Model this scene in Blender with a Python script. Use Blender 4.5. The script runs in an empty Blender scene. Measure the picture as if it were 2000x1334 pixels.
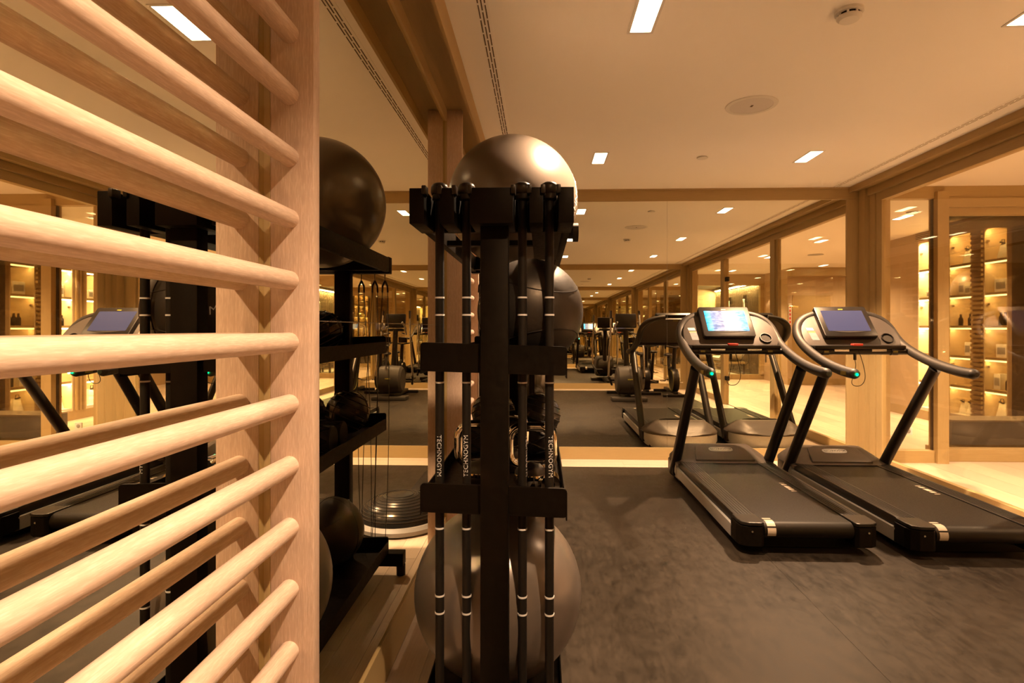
import bpy, bmesh, math, random
from mathutils import Vector, Matrix
random.seed(7)
S = bpy.context.scene
COL = S.collection
PI = math.pi

# ------------------------------------------------------------------ camera, world, exposure
cam = bpy.data.cameras.new('camera')
cam.sensor_width = 36.0
cam.lens = 36.0 * 1100.0 / 2000.0
cam.shift_x = -17.6 / 2000.0
cam.shift_y = -25.5 / 2000.0
cam.clip_start = 0.02
camo = bpy.data.objects.new('camera', cam)
COL.objects.link(camo)
camo.location = (0, 0, 1.42)
camo.rotation_euler = (PI / 2, 0, math.radians(2.0))
S.camera = camo

W = bpy.data.worlds.new('world')
S.world = W
W.use_nodes = True
W.node_tree.nodes['Background'].inputs[0].default_value = (1, .72, .42, 1)
W.node_tree.nodes['Background'].inputs[1].default_value = 0.02

S.view_settings.view_transform = 'Standard'
S.view_settings.look = 'None'
S.view_settings.gamma = 1.0
S.view_settings.use_curve_mapping = False
S.view_settings.exposure = 2.70
cy = S.cycles
cy.max_bounces = 18
cy.diffuse_bounces = 6
cy.glossy_bounces = 10
cy.transmission_bounces = 8
cy.transparent_max_bounces = 24
cy.sample_clamp_indirect = 30.0
cy.blur_glossy = 0.12

WARM = (1.0, .69, .44)
GYM_W = 145.0      # watts of one gym down-light
COR_W = 107.0      # watts of one corridor down-light
CEIL = 2.925
LX = -.63          # left mirror plane
BY = 6.14          # back mirror plane
RX = 3.47          # right glass plane
FY = -1.0          # mirror wall behind the camera

# ------------------------------------------------------------------ mesh helpers
class B:
    def __init__(s):
        s.bm = bmesh.new()
    def box(s, x0, x1, y0, y1, z0, z1, bev=0, rot=None, seg=2):
        t = bmesh.new()
        c = Vector(((x0+x1)/2, (y0+y1)/2, (z0+z1)/2))
        bmesh.ops.create_cube(t, size=1)
        for v in t.verts:
            v.co = Vector((v.co.x*(x1-x0), v.co.y*(y1-y0), v.co.z*(z1-z0)))
        if bev:
            bmesh.ops.bevel(t, geom=t.edges[:], offset=bev, segments=seg, affect='EDGES', profile=.5)
        for v in t.verts:
            if rot is not None:
                v.co = rot @ v.co
            v.co += c
        s.join(t)
        return s
    def join(s, t):
        me = bpy.data.meshes.new('t')
        t.to_mesh(me); t.free()
        s.bm.from_mesh(me)
        bpy.data.meshes.remove(me)
    def tube(s, pts, r, n=12, cap=True, sx=1.0, sy=1.0):
        pts = [Vector(p) for p in pts]
        m = len(pts)
        rs = r if isinstance(r, (list, tuple)) else [r]*m
        rings = []
        up = None
        for i, p in enumerate(pts):
            if i == 0: d = pts[1]-p
            elif i == m-1: d = p-pts[i-1]
            else: d = (pts[i+1]-p).normalized()+(p-pts[i-1]).normalized()
            d.normalize()
            if up is None:
                a = Vector((1, 0, 0)) if abs(d.x) < .8 else Vector((0, 0, 1))
                up = (a - d*a.dot(d)).normalized()
            else:
                up = (up - d*up.dot(d)).normalized()
            w = d.cross(up)
            rings.append([s.bm.verts.new(p + up*(math.cos(2*PI*k/n)*rs[i]*sx) + w*(math.sin(2*PI*k/n)*rs[i]*sy)) for k in range(n)])
        for i in range(m-1):
            for k in range(n):
                s.bm.faces.new((rings[i][k], rings[i][(k+1) % n], rings[i+1][(k+1) % n], rings[i+1][k]))
        if cap:
            s.bm.faces.new(rings[0][::-1]); s.bm.faces.new(rings[-1])
        return s
    def cyl(s, p0, p1, r, n=16, r1=None):
        return s.tube([p0, p1], [r, r if r1 is None else r1], n)
    def sphere(s, c, r, u=32, v=20, sc=(1, 1, 1)):
        t = bmesh.new()
        bmesh.ops.create_uvsphere(t, u_segments=u, v_segments=v, radius=r)
        for q in t.verts:
            q.co = Vector((q.co.x*sc[0], q.co.y*sc[1], q.co.z*sc[2])) + Vector(c)
        s.join(t)
        return s
    def lathe(s, prof, c=(0, 0, 0), n=28, rot=None):
        c = Vector(c)
        rings = []
        for r, z in prof:
            ring = []
            for k in range(n):
                v = Vector((r*math.cos(2*PI*k/n), r*math.sin(2*PI*k/n), z))
                if rot is not None: v = rot @ v
                ring.append(s.bm.verts.new(c+v))
            rings.append(ring)
        for i in range(len(prof)-1):
            for k in range(n):
                s.bm.faces.new((rings[i][k], rings[i][(k+1) % n], rings[i+1][(k+1) % n], rings[i+1][k]))
        if prof[0][0] > 1e-5: s.bm.faces.new(rings[0][::-1])
        if prof[-1][0] > 1e-5: s.bm.faces.new(rings[-1])
        bmesh.ops.remove_doubles(s.bm, verts=s.bm.verts[:], dist=1e-6)
        return s
    def ring(s, c, R, r, n=32, m=8, rot=None):
        c = Vector(c)
        g = []
        for i in range(n):
            a = 2*PI*i/n
            row = []
            for j in range(m):
                b = 2*PI*j/m
                v = Vector(((R+r*math.cos(b))*math.cos(a), (R+r*math.cos(b))*math.sin(a), r*math.sin(b)))
                if rot is not None: v = rot @ v
                row.append(s.bm.verts.new(c+v))
            g.append(row)
        for i in range(n):
            for j in range(m):
                s.bm.faces.new((g[i][j], g[(i+1) % n][j], g[(i+1) % n][(j+1) % m], g[i][(j+1) % m]))
        return s
    def prism(s, pts, off):
        off = Vector(off)
        a = [s.bm.verts.new(Vector(p)) for p in pts]
        b = [s.bm.verts.new(Vector(p)+off) for p in pts]
        n = len(a)
        s.bm.faces.new(a); s.bm.faces.new(b[::-1])
        for i in range(n):
            s.bm.faces.new((a[i], b[i], b[(i+1) % n], a[(i+1) % n]))
        return s
    def grid(s, rows):
        g = [[s.bm.verts.new(Vector(p)) for p in row] for row in rows]
        for i in range(len(g)-1):
            for j in range(len(g[0])-1):
                s.bm.faces.new((g[i][j], g[i][j+1], g[i+1][j+1], g[i+1][j]))
        return g
    def done(s, name, m, parent=None, smooth=True, bevel=0, angle=35):
        bm = s.bm
        bmesh.ops.recalc_face_normals(bm, faces=bm.faces[:])
        if bevel:
            bm.edges.ensure_lookup_table()
            es = [e for e in bm.edges if len(e.link_faces) == 2 and e.calc_face_angle(0) > .5]
            bmesh.ops.bevel(bm, geom=es, offset=bevel, segments=2, affect='EDGES', profile=.5)
        me = bpy.data.meshes.new(name)
        bm.to_mesh(me); bm.free()
        me.materials.append(m)
        if smooth:
            for p in me.polygons: p.use_smooth = True
            me.set_sharp_from_angle(angle=math.radians(angle))
        o = bpy.data.objects.new(name, me)
        COL.objects.link(o)
        if parent is not None: par(o, parent)
        return o

def wpos(o):
    v = o.location.copy()
    p = o.parent
    return v if p is None else (o.matrix_parent_inverse @ v) + wpos(p) if False else v
def root_off(p):
    # every child mesh is written in world coordinates; its thing only translates
    q = p
    while q.parent is not None: q = q.parent
    return q
def par(o, p):
    o.parent = p
    if p.parent is None:
        o.matrix_parent_inverse = Matrix.Translation(p.location).inverted()
    return o

def tag(o, label, cat, group=None, kind=None):
    o['label'] = label; o['category'] = cat
    if group: o['group'] = group
    if kind: o['kind'] = kind
    return o
def thing(name, label, cat, loc=(0, 0, 0), group=None):
    o = bpy.data.objects.new(name, None)
    COL.objects.link(o); o.location = loc; o.empty_display_size = .1
    return tag(o, label, cat, group)
def struct(name, b, m, parent=None, bevel=0, smooth=False):
    o = b.done(name, m, parent, smooth, bevel)
    if parent is None: o['kind'] = 'structure'
    return o
def dup(root, loc, label, group=None):
    r = root.copy(); COL.objects.link(r); r.location = loc
    r['label'] = label
    if group: r['group'] = group
    def kids(src, dst):
        for ch in list(src.children):
            inv = ch.matrix_parent_inverse.copy()
            c = ch.copy(); COL.objects.link(c); c.parent = dst
            c.matrix_parent_inverse = inv
            kids(ch, c)
    kids(root, r)
    return r
def bx(x0, x1, y0, y1, z0, z1, bev=0):
    return B().box(x0, x1, y0, y1, z0, z1, bev)

# ------------------------------------------------------------------ materials
def mat(name, col=(.5, .5, .5), rough=.5, metal=0, spec=.5, emit=None, est=0, coat=0):
    m = bpy.data.materials.new(name); m.use_nodes = True
    b = m.node_tree.nodes['Principled BSDF']
    b.inputs['Base Color'].default_value = (*col, 1)
    b.inputs['Roughness'].default_value = rough
    b.inputs['Metallic'].default_value = metal
    b.inputs['Specular IOR Level'].default_value = spec
    if max(col) < .06 and not metal: b.inputs['Specular Tint'].default_value = (1, .78, .56, 1)
    if coat:
        b.inputs['Coat Weight'].default_value = coat
        b.inputs['Coat Roughness'].default_value = .1
    if emit:
        b.inputs['Emission Color'].default_value = (*emit, 1)
        b.inputs['Emission Strength'].default_value = est
    return m
def noise_col(m, c0, c1, scale=(1, 1, 1), nscale=5, detail=4, bump=0, r0=None, r1=None, dist=.02, pos=(.3, .7)):
    nt = m.node_tree; N = nt.nodes; L = nt.links
    b = N['Principled BSDF']
    tc = N.new('ShaderNodeTexCoord'); mp = N.new('ShaderNodeMapping')
    mp.inputs['Scale'].default_value = scale
    no = N.new('ShaderNodeTexNoise'); no.inputs['Scale'].default_value = nscale; no.inputs['Detail'].default_value = detail
    no.inputs['Roughness'].default_value = .6
    L.new(tc.outputs['Object'], mp.inputs['Vector']); L.new(mp.outputs['Vector'], no.inputs['Vector'])
    cr = N.new('ShaderNodeValToRGB')
    cr.color_ramp.elements[0].position = pos[0]; cr.color_ramp.elements[0].color = (*c0, 1)
    cr.color_ramp.elements[1].position = pos[1]; cr.color_ramp.elements[1].color = (*c1, 1)
    L.new(no.outputs['Fac'], cr.inputs['Fac']); L.new(cr.outputs['Color'], b.inputs['Base Color'])
    if r0 is not None:
        mr = N.new('ShaderNodeMapRange')
        mr.inputs['From Min'].default_value = .3; mr.inputs['From Max'].default_value = .7
        mr.inputs['To Min'].default_value = r0; mr.inputs['To Max'].default_value = r1
        L.new(no.outputs['Fac'], mr.inputs['Value']); L.new(mr.outputs['Result'], b.inputs['Roughness'])
    if bump:
        bu = N.new('ShaderNodeBump'); bu.inputs['Strength'].default_value = bump; bu.inputs['Distance'].default_value = dist
        L.new(no.outputs['Fac'], bu.inputs['Height']); L.new(bu.outputs['Normal'], b.inputs['Normal'])
    return m
def wood(name, axis, c0=(.35, .24, .10), c1=(.42, .295, .13), rough=.5, k=1.0):
    sc = {'x': (.22, 9, 9), 'y': (9, .22, 9), 'z': (9, 9, .22)}[axis]
    return noise_col(mat(name, rough=rough, spec=.35), c0, c1, sc, 26*k, 7, .10, rough-.05, rough+.07, .002, (.25, .75))

def rubber_floor():
    m = mat('black rubber floor', (.02, .015, .012), rough=.5, spec=.24)
    nt = m.node_tree; N = nt.nodes; L = nt.links; b = N['Principled BSDF']
    tc = N.new('ShaderNodeTexCoord')
    def noi(sc, nscale, det, rg):
        mp = N.new('ShaderNodeMapping'); mp.inputs['Scale'].default_value = sc; L.new(tc.outputs['Object'], mp.inputs['Vector'])
        n = N.new('ShaderNodeTexNoise'); n.inputs['Scale'].default_value = nscale; n.inputs['Detail'].default_value = det; n.inputs['Roughness'].default_value = rg
        L.new(mp.outputs['Vector'], n.inputs['Vector']); return n.outputs['Fac']
    big = noi((1, .7, 1), 1.6, 5, .6); fine = noi((1, .6, 1), 14, 10, .72); scr = noi((2.2, .25, 1), 22, 8, .75)
    def mx(a, c, f):
        q = N.new('ShaderNodeMix'); q.data_type = 'FLOAT'; q.inputs[0].default_value = f
        L.new(a, q.inputs[2]); L.new(c, q.inputs[3]); return q.outputs[0]
    h = mx(mx(big, fine, .55), scr, .25)
    cr = N.new('ShaderNodeValToRGB')
    cr.color_ramp.elements[0].position = .36; cr.color_ramp.elements[0].color = (.0026, .0018, .0011, 1)
    cr.color_ramp.elements[1].position = .66; cr.color_ramp.elements[1].color = (.030, .0212, .0145, 1)
    L.new(h, cr.inputs[0]); L.new(cr.outputs[0], b.inputs['Base Color'])
    mr = N.new('ShaderNodeMapRange'); mr.inputs['From Min'].default_value = .35; mr.inputs['From Max'].default_value = .65
    mr.inputs['To Min'].default_value = .36; mr.inputs['To Max'].default_value = .62
    L.new(h, mr.inputs['Value']); L.new(mr.outputs[0], b.inputs['Roughness'])
    bu = N.new('ShaderNodeBump'); bu.inputs['Strength'].default_value = .12; bu.inputs['Distance'].default_value = .004
    L.new(fine, bu.inputs['Height']); L.new(bu.outputs[0], b.inputs['Normal'])
    return m

M = {}
M['wood_x'] = wood('oak, grain across', 'x')
M['wood_y'] = wood('oak, grain along', 'y')
M['wood_z'] = wood('oak, grain upright', 'z')
M['rung_base'] = wood('pale oak of the rungs', 'y', (.55, .40, .295), (.68, .52, .40), .45)
def flecked(m, axis='y'):
    nt = m.node_tree; N = nt.nodes; L = nt.links; b = N['Principled BSDF']
    tc = N.new('ShaderNodeTexCoord'); mp = N.new('ShaderNodeMapping')
    mp.inputs['Scale'].default_value = {'y': (150, 16, 150), 'z': (150, 150, 16)}[axis]
    no = N.new('ShaderNodeTexNoise'); no.inputs['Scale'].default_value = 2.6; no.inputs['Detail'].default_value = 3
    L.new(tc.outputs['Object'], mp.inputs['Vector']); L.new(mp.outputs['Vector'], no.inputs['Vector'])
    cr = N.new('ShaderNodeValToRGB')
    cr.color_ramp.elements[0].position = .46; cr.color_ramp.elements[0].color = (.92, .90, .885, 1)
    cr.color_ramp.elements[1].position = .66; cr.color_ramp.elements[1].color = (1.06, 1.075, 1.10, 1)
    L.new(no.outputs['Fac'], cr.inputs[0])
    mx = N.new('ShaderNodeMix'); mx.data_type = 'RGBA'; mx.blend_type = 'MULTIPLY'; mx.inputs[0].default_value = 1
    old = b.inputs['Base Color'].links[0].from_socket
    L.new(old, mx.inputs[6]); L.new(cr.outputs[0], mx.inputs[7]); L.new(mx.outputs[2], b.inputs['Base Color'])
    return m
M['rung'] = flecked(M['rung_base'])
M['upright'] = wood('pale oak of the uprights', 'z', (.50, .36, .26), (.62, .45, .335), .5)
flecked(M['upright'], 'z')
M['floor_wood'] = wood('bleached oak boards', 'y', (.50, .38, .27), (.62, .49, .36), .42)
M['floor_wood_b'] = wood('bleached oak boards, greyer', 'y', (.44, .335, .24), (.55, .43, .32), .42)
M['wood_wall'] = wood('oak panel of the corridor', 'z', (.42, .30, .17), (.49, .36, .21), .5)
M['dark_wood'] = wood('dark stained wood', 'z', (.035, .02, .012), (.06, .034, .02), .35)
M['brown_wood'] = wood('smoked brown wood', 'z', (.10, .07, .045), (.16, .11, .07), .45)
M['ceiling'] = mat('ceiling paint', (.90, .87, .82), .6)
M['ceiling_cor'] = mat('corridor ceiling paint', (.80, .74, .64), .6)
M['rubber'] = rubber_floor()
M['black'] = noise_col(mat('black powder coat', (.02, .015, .012), rough=.5, spec=.10), (.0024, .0015, .0008), (.004, .0026, .0015), (1, 1, 1), 60, 2, 0, .45, .55)
M['satin'] = mat('satin black plastic', (.007, .0058, .005), .36, 0, .4)
M['rub_black'] = noise_col(mat('black rubber', (.02, .015, .012), rough=.55, spec=.25), (.005, .0042, .0035), (.008, .0067, .0055), (1, 1, 1), 90, 2, .1, .5, .6, .001)
M['leather'] = noise_col(mat('black grained leather', (.02, .015, .012), rough=.42), (.010, .008, .0065), (.015, .012, .0098), (1, 1, 1), 120, 3, .12, .36, .48, .001)
M['shine_rub'] = mat('shiny black rubber', (.012, .011, .010), .22)
M['ball'] = mat('pewter grey vinyl', (.135, .105, .082), .28, .45)
M['silver'] = noise_col(mat('silver painted plastic', rough=.4, metal=.3), (.40, .37, .33), (.44, .41, .37), (1, 1, 1), 80, 2)
M['hood'] = noise_col(mat('brown grey plastic hood', (.02, .015, .012), rough=.5, spec=.35), (.042, .031, .0235), (.050, .037, .028), (1, 1, 1), 120, 2, .04, .44, .54, .001)
M['belt'] = noise_col(mat('treadmill belt', (.02, .015, .012), rough=.5, spec=.2), (.0022, .0015, .0010), (.006, .0041, .0026), (1, 1, 1), 260, 2, .25, .42, .6, .001)
M['foam'] = noise_col(mat('soft handrail foam', (.02, .015, .012), rough=.55), (.012, .0098, .008), (.017, .014, .0115), (1, 1, 1), 150, 2, .06, .5, .6, .001)
M['frame'] = mat('dark treadmill frame', (.009, .0072, .006), .4, 0, .35)
M['chrome'] = mat('polished chrome', (.80, .74, .66), .06, 1)
M['steel'] = mat('brushed steel', (.55, .50, .44), .25, 1)
M['white'] = mat('white print', (.55, .51, .46), .5)
M['grey_print'] = mat('grey print', (.30, .28, .26), .5)
M['paper'] = noise_col(mat('paper label', rough=.7), (.12, .105, .09), (.17, .15, .13), (1, 1, 30), 12, 1)
M['orange'] = mat('orange print', (.75, .20, .02), .5)
M['yellow'] = mat('yellow print', (.20, .15, .008), .5)
M['red'] = mat('red key', (.62, .05, .03), .4)
M['beige'] = mat('beige belt mark', (.34, .26, .18), .5)
M['dark'] = mat('dark slot', (.010, .008, .006), .8)
M['slot'] = mat('dark air slot', (.13, .092, .055), .8)
M['slot_pale'] = mat('pale air slot', (.36, .28, .20), .8)  # paler brown for the slots of the vent along the glass wall
M['white_plastic'] = mat('white plastic', (.72, .70, .66), .4)
M['grille'] = noise_col(mat('speaker cloth', rough=.8), (.64, .61, .59), (.70, .67, .65), (1, 1, 1), 300, 1)
M['bosu'] = mat('white bosu rim', (.28, .25, .22), .45)
M['label_grey'] = noise_col(mat('grey warning label', rough=.6), (.22, .21, .20), (.34, .32, .30), (.2, .2, 40), 9, 1)
M['box_white'] = mat('white carton', (.78, .76, .70), .5)
M['cabinet'] = mat('cream cabinet lining', (.72, .58, .38), .5)
M['grey_panel'] = mat('grey plinth front', (.16, .15, .14), .25)
M['stone'] = mat('white plinth top', (.66, .62, .55), .4)
M['cloth'] = noise_col(mat('white towel', rough=.9), (.66, .64, .62), (.76, .74, .72), (1, 1, 1), 60, 2, .2)
M['grey_ceil'] = mat('grey plaster', (.20, .18, .16), .7)

def mirror_mat():
    m = bpy.data.materials.new('mirror'); m.use_nodes = True
    nt = m.node_tree; nt.nodes.remove(nt.nodes['Principled BSDF'])
    g = nt.nodes.new('ShaderNodeBsdfGlossy')
    g.inputs['Color'].default_value = (.84, .81, .68, 1); g.inputs['Roughness'].default_value = 0
    nt.links.new(g.outputs[0], nt.nodes['Material Output'].inputs[0])
    return m
M['mirror'] = mirror_mat()
def glass_mat(name, tint, refl=1.0):
    m = bpy.data.materials.new(name); m.use_nodes = True
    nt = m.node_tree; nt.nodes.remove(nt.nodes['Principled BSDF'])
    t = nt.nodes.new('ShaderNodeBsdfTransparent'); t.inputs[0].default_value = (*tint, 1)
    g = nt.nodes.new('ShaderNodeBsdfGlossy'); g.inputs['Roughness'].default_value = 0
    g.inputs['Color'].default_value = (.9, .88, .8, 1)
    ge = nt.nodes.new('ShaderNodeNewGeometry')
    dt = nt.nodes.new('ShaderNodeVectorMath'); dt.operation = 'DOT_PRODUCT'
    nt.links.new(ge.outputs['Incoming'], dt.inputs[0]); nt.links.new(ge.outputs['Normal'], dt.inputs[1])
    def mth(op, a, b_=None, clamp=False):
        n = nt.nodes.new('ShaderNodeMath'); n.operation = op; n.use_clamp = clamp
        if isinstance(a, float): n.inputs[0].default_value = a
        else: nt.links.new(a, n.inputs[0])
        if b_ is not None: n.inputs[1].default_value = b_
        return n.outputs[0]
    ab = mth('ABSOLUTE', dt.outputs['Value'])
    om = nt.nodes.new('ShaderNodeMath'); om.operation = 'SUBTRACT'; om.use_clamp = True
    om.inputs[0].default_value = 1.0; nt.links.new(ab, om.inputs[1])
    pw = mth('POWER', om.outputs[0], 5.0)
    f_ = mth('MULTIPLY_ADD', pw, .96)
    f_.node.inputs[2].default_value = .04
    mm = nt.nodes.new('ShaderNodeMath'); mm.operation = 'MULTIPLY'; mm.inputs[1].default_value = refl; mm.use_clamp = True
    f = f_.node
    mx = nt.nodes.new('ShaderNodeMixShader')
    nt.links.new(f.outputs[0], mm.inputs[0]); nt.links.new(mm.outputs[0], mx.inputs[0])
    nt.links.new(t.outputs[0], mx.inputs[1]); nt.links.new(g.outputs[0], mx.inputs[2])
    nt.links.new(mx.outputs[0], nt.nodes['Material Output'].inputs[0])
    return m
M['glass'] = glass_mat('clear glass', (.96, .95, .91))
M['glass_tint'] = glass_mat('bronze tinted glass', (.50, .44, .33), 1.6)
def emis(name, col, st):
    m = bpy.data.materials.new(name); m.use_nodes = True
    nt = m.node_tree; nt.nodes.remove(nt.nodes['Principled BSDF'])
    e = nt.nodes.new('ShaderNodeEmission'); e.inputs[0].default_value = (*col, 1); e.inputs[1].default_value = st
    nt.links.new(e.outputs[0], nt.nodes['Material Output'].inputs[0])
    return m
M['lamp'] = emis('lit lamp', (1, .80, .52), 3.2)
M['led'] = emis('lit shelf strip', (1, .80, .45), 2.2)
M['green'] = emis('green indicator', (.0, 1, .22), .9)

def lamp_light(name, loc, watts, parent, size=140, blend=.6, rad=.035, col=WARM, aim=None):
    l = bpy.data.lights.new(name, 'SPOT')
    l.energy = watts; l.color = col; l.spot_size = math.radians(size); l.spot_blend = blend; l.shadow_soft_size = rad
    o = bpy.data.objects.new(name, l); COL.objects.link(o); o.location = loc
    if aim is not None:
        o.rotation_euler = Vector(aim).to_track_quat('-Z', 'Y').to_euler()
    if parent is not None: par(o, parent)
    return o
def area_light(name, loc, sx, sy, watts, parent=None, rot=(0, 0, 0), col=WARM):
    l = bpy.data.lights.new(name, 'AREA'); l.shape = 'RECTANGLE'
    l.size = sx; l.size_y = sy; l.energy = watts; l.color = col
    o = bpy.data.objects.new(name, l); COL.objects.link(o); o.location = loc; o.rotation_euler = rot
    if parent is not None: par(o, parent)
    return o

# text as a mesh: returns list of (u, v) vertices and faces, centred
def text_mesh(s, size, spacing=1.0, offset=0.0):
    c = bpy.data.curves.new('txt', 'FONT')
    c.body = s; c.size = size; c.align_x = 'CENTER'; c.align_y = 'CENTER'; c.space_character = spacing
    c.resolution_u = 3; c.offset = offset
    o = bpy.data.objects.new('txt', c)
    me = bpy.data.meshes.new_from_object(o)
    vs = [(v.co.x, v.co.y) for v in me.vertices]; fs = [tuple(p.vertices) for p in me.polygons]
    bpy.data.objects.remove(o); bpy.data.curves.remove(c); bpy.data.meshes.remove(me)
    return vs, fs
def lettering(name, s, size, fn, m, parent, spacing=1.0, offset=0.0, label=None):
    vs, fs = text_mesh(s, size, spacing, offset)
    b = B()
    q = [b.bm.verts.new(fn(u, v)) for u, v in vs]
    for f in fs:
        try: b.bm.faces.new([q[i] for i in f])
        except ValueError: pass
    o = b.done(name, m, parent, False)
    if label: o['label'] = label
    return o

# ================================================================== SETTING
# ---- floors
b = bx(-.75, 3.9, -1.15, 6.3, -.12, -.012)
floor = struct('floor', b, M['floor_wood_b'])
rub = struct('rubber_sheet', bx(-.235, 1.40, -.62, 5.79, -.012, .003), M['rubber'], floor)
struct('rubber_sheet', bx(1.4015, 3.07, -.62, 5.79, -.012, .003), M['rubber'], floor)
def plank_row_y(x0, x1, ya, yb, ln, st, z=0., parent=None):
    y = ya - st
    while y < yb:
        a, c = max(y, ya), min(y+ln, yb)
        if c-a > .05:
            m = M['floor_wood'] if random.random() < .55 else M['floor_wood_b']
            struct('plank', bx(x0+.0008, x1-.0008, a+.0008, c-.0008, -.012, z-.0015*random.random()), m, parent)
        y += ln
for i in range(3):
    w = .131
    plank_row_y(LX+.008+i*w, LX+.008+(i+1)*w, -1, 6.14, 1.3, [.2, .75, .45][i], 0, floor)
    plank_row_y(3.07+i*w, 3.07+(i+1)*w, -1, 6.14, 1.3, [.5, 1.0, .1][i], 0, floor)
for k in range(3):
    y0 = 5.79 + k*.1167
    for i in range(3):
        xa = -.235 + i*1.1017
        struct('plank', bx(xa+.0008, xa+1.1009, y0+.0008, y0+.1159, -.012, -.0015*random.random()), M['wood_x'] if False else M['floor_wood'], floor)
for i in range(3):
    xa = -.235 + i*1.1017
    struct('plank', bx(xa+.0008, xa+1.1009, -1, -.621, -.012, -.001), M['floor_wood_b'], floor)

# ---- ceiling with its fascias
ceil = struct('ceiling', bx(-.455, 3.30, -1.1, 6.3, CEIL, 3.02), M['ceiling'])
struct('fascia', bx(-.456, -.441, FY, BY, 2.784, CEIL), M['wood_y'], ceil)
struct('fascia', bx(3.288, 3.302, FY, BY, 2.868, CEIL), M['wood_y'], ceil)
struct('soffit', bx(-.75, -.456, FY, BY, 2.860, 2.90), M['wood_y'], ceil)
struct('soffit', bx(3.302, 3.56, FY, BY, 2.885, 2.925), M['wood_y'], ceil)
def linear_diffuser(x0, x1, label, hw=.003, mt='slot'):
    t = thing('linear_diffuser', label, 'air vent', ((x0+x1)/2, 2.5, CEIL))
    bx(x0-.012, x1+.012, FY, 6.1, CEIL-.0015, CEIL+.001).done('frame', M['ceiling'], t, False)
    d = B()
    for r in range(3):
        xx = x0 + (x1-x0)*(r+.5)/3
        y = FY+.1 + .06*(r % 2)
        while y < 6.0:
            d.box(xx-hw, xx+hw, y, y+.112, CEIL-.003, CEIL-.0012)
            y += .13
    o = d.done('air_slot', M[mt], t, False); o['kind'] = 'stuff'
    return t
linear_diffuser(-.300, -.250, 'slotted white air vent in the ceiling above the mirror and ball rack')
linear_diffuser(3.105, 3.155, 'slotted white air vent in the ceiling along the glass wall', .0022, 'slot_pale')

# ---- left wall
wl = struct('wall_left', bx(-.78, -.648, -1.1, 6.3, 0, 2.90), M['wood_z'])
cuts = [FY, .33, 1.2635, 3.689, 4.66, BY]
for i in range(5):
    a, c = cuts[i]+.02, cuts[i+1]-.001
    if i == 0: a = FY
    if i != 2:
        struct('mirror_panel', bx(-.648, LX, a, c, .186, 2.79), M['mirror'], wl)
        continue
    struct('mirror_panel', bx(-.648, LX, a, c, .186, 1.4395), M['mirror'], wl)
    struct('mirror_panel', bx(-.648, LX, a, c, 1.4425, 2.79), M['mirror'], wl)
    struct('mirror_joint', bx(-.647, LX-.001, a, c, 1.4395, 1.4425), M['steel'], wl)
struct('top_rail', bx(-.648, LX+.013, FY, BY, 2.788, 2.862), M['wood_y'], wl, .002)
struct('bottom_rail', bx(-.648, LX+.008, FY, BY, .0, .178), M['wood_y'], wl, .002)
for y in cuts[1:5]:
    struct('mirror_stile', bx(-.648, LX+.013, y, y+.024, .178, 2.788), M['wood_z'], wl, .001)

# ---- back wall
wb = struct('wall_back', bx(-.75, 3.6, 6.156, 6.30, 0, 3.0), M['wood_z'])
struct('mirror_panel', bx(LX, 1.3645, BY, 6.156, .135, 2.797), M['mirror'], wb)
struct('mirror_panel', bx(1.3675, 3.263, BY, 6.156, .135, 2.797), M['mirror'], wb)
struct('mirror_joint', bx(1.3645, 1.3675, BY+.001, 6.156, .135, 2.797), M['steel'], wb)
struct('top_rail', bx(LX, 3.39, BY-.012, 6.156, 2.797, CEIL), M['wood_x'], wb, .002)
struct('cornice', bx(-.44, 3.30, BY-.026, BY-.011, CEIL-.016, CEIL), M['wood_x'], wb, .002)
struct('column_face', bx(3.263, 3.39, BY-.012, 6.156, 0, 2.797), M['wood_z'], wb, .002)
struct('baseboard_back', bx(LX, 3.263, BY-.012, 6.156, 0, .133), M['wood_x'], None, .002)

# ---- wall behind the camera, also a mirror
wf = struct('wall_front', bx(-.75, 3.6, -1.2, -1.016, 0, 3.0), M['wood_z'])
struct('mirror_panel', bx(LX, 3.263, -1.016, FY, .135, 2.797), M['mirror'], wf)
struct('top_rail', bx(LX, 3.39, -1.016, FY+.012, 2.797, CEIL), M['wood_x'], wf)
struct('column_face', bx(3.263, 3.39, -1.016, FY+.012, 0, 2.797), M['wood_z'], wf)
struct('baseboard_front', bx(LX, 3.263, -1.016, FY+.012, 0, .133), M['wood_x'])

# ---- right glass wall
wr = struct('wall_right', B().box(3.39, 3.62, 6.02, 6.156, 0, CEIL), M['wood_z'])
struct('column_face', bx(3.39, 3.62, -1.016, -.86, 0, CEIL), M['wood_z'], wr)
struct('jamb', bx(3.44, 3.54, 5.925, 6.02, 0, 2.86), M['wood_z'], wr, .002)
struct('jamb', bx(3.44, 3.54, -.86, -.75, 0, 2.86), M['wood_z'], wr, .002)
struct('head_beam', bx(3.415, 3.56, -.86, 6.02, 2.812, 2.887), M['wood_y'], wr, .003)
struct('head_frame', bx(3.452, 3.53, -.86, 5.925, 2.725, 2.812), M['wood_y'], wr, .003)
struct('post', bx(3.43, 3.53, 3.72, 3.88, 0, 2.725), M['wood_z'], wr, .003)
struct('post', bx(3.43, 3.53, 1.42, 1.58, 0, 2.725), M['wood_z'], wr, .003)
def pane_unit(name, ya, yb):
    t = struct(name, B().box(3.466, 3.474, ya+.06, yb-.06, .10, 2.735), M['glass'])
    struct('window_frame', bx(3.455, 3.50, ya, ya+.065, 0, 2.725), M['wood_z'], t)
    struct('window_frame', bx(3.455, 3.50, yb-.09, yb, 0, 2.725), M['wood_z'], t)
    struct('bottom_rail', bx(3.450, 3.50, ya+.065, yb-.09, 0, .11), M['wood_y'], t, .002)
    return t
pane_unit('window_1', 3.88, 5.925)
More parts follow.
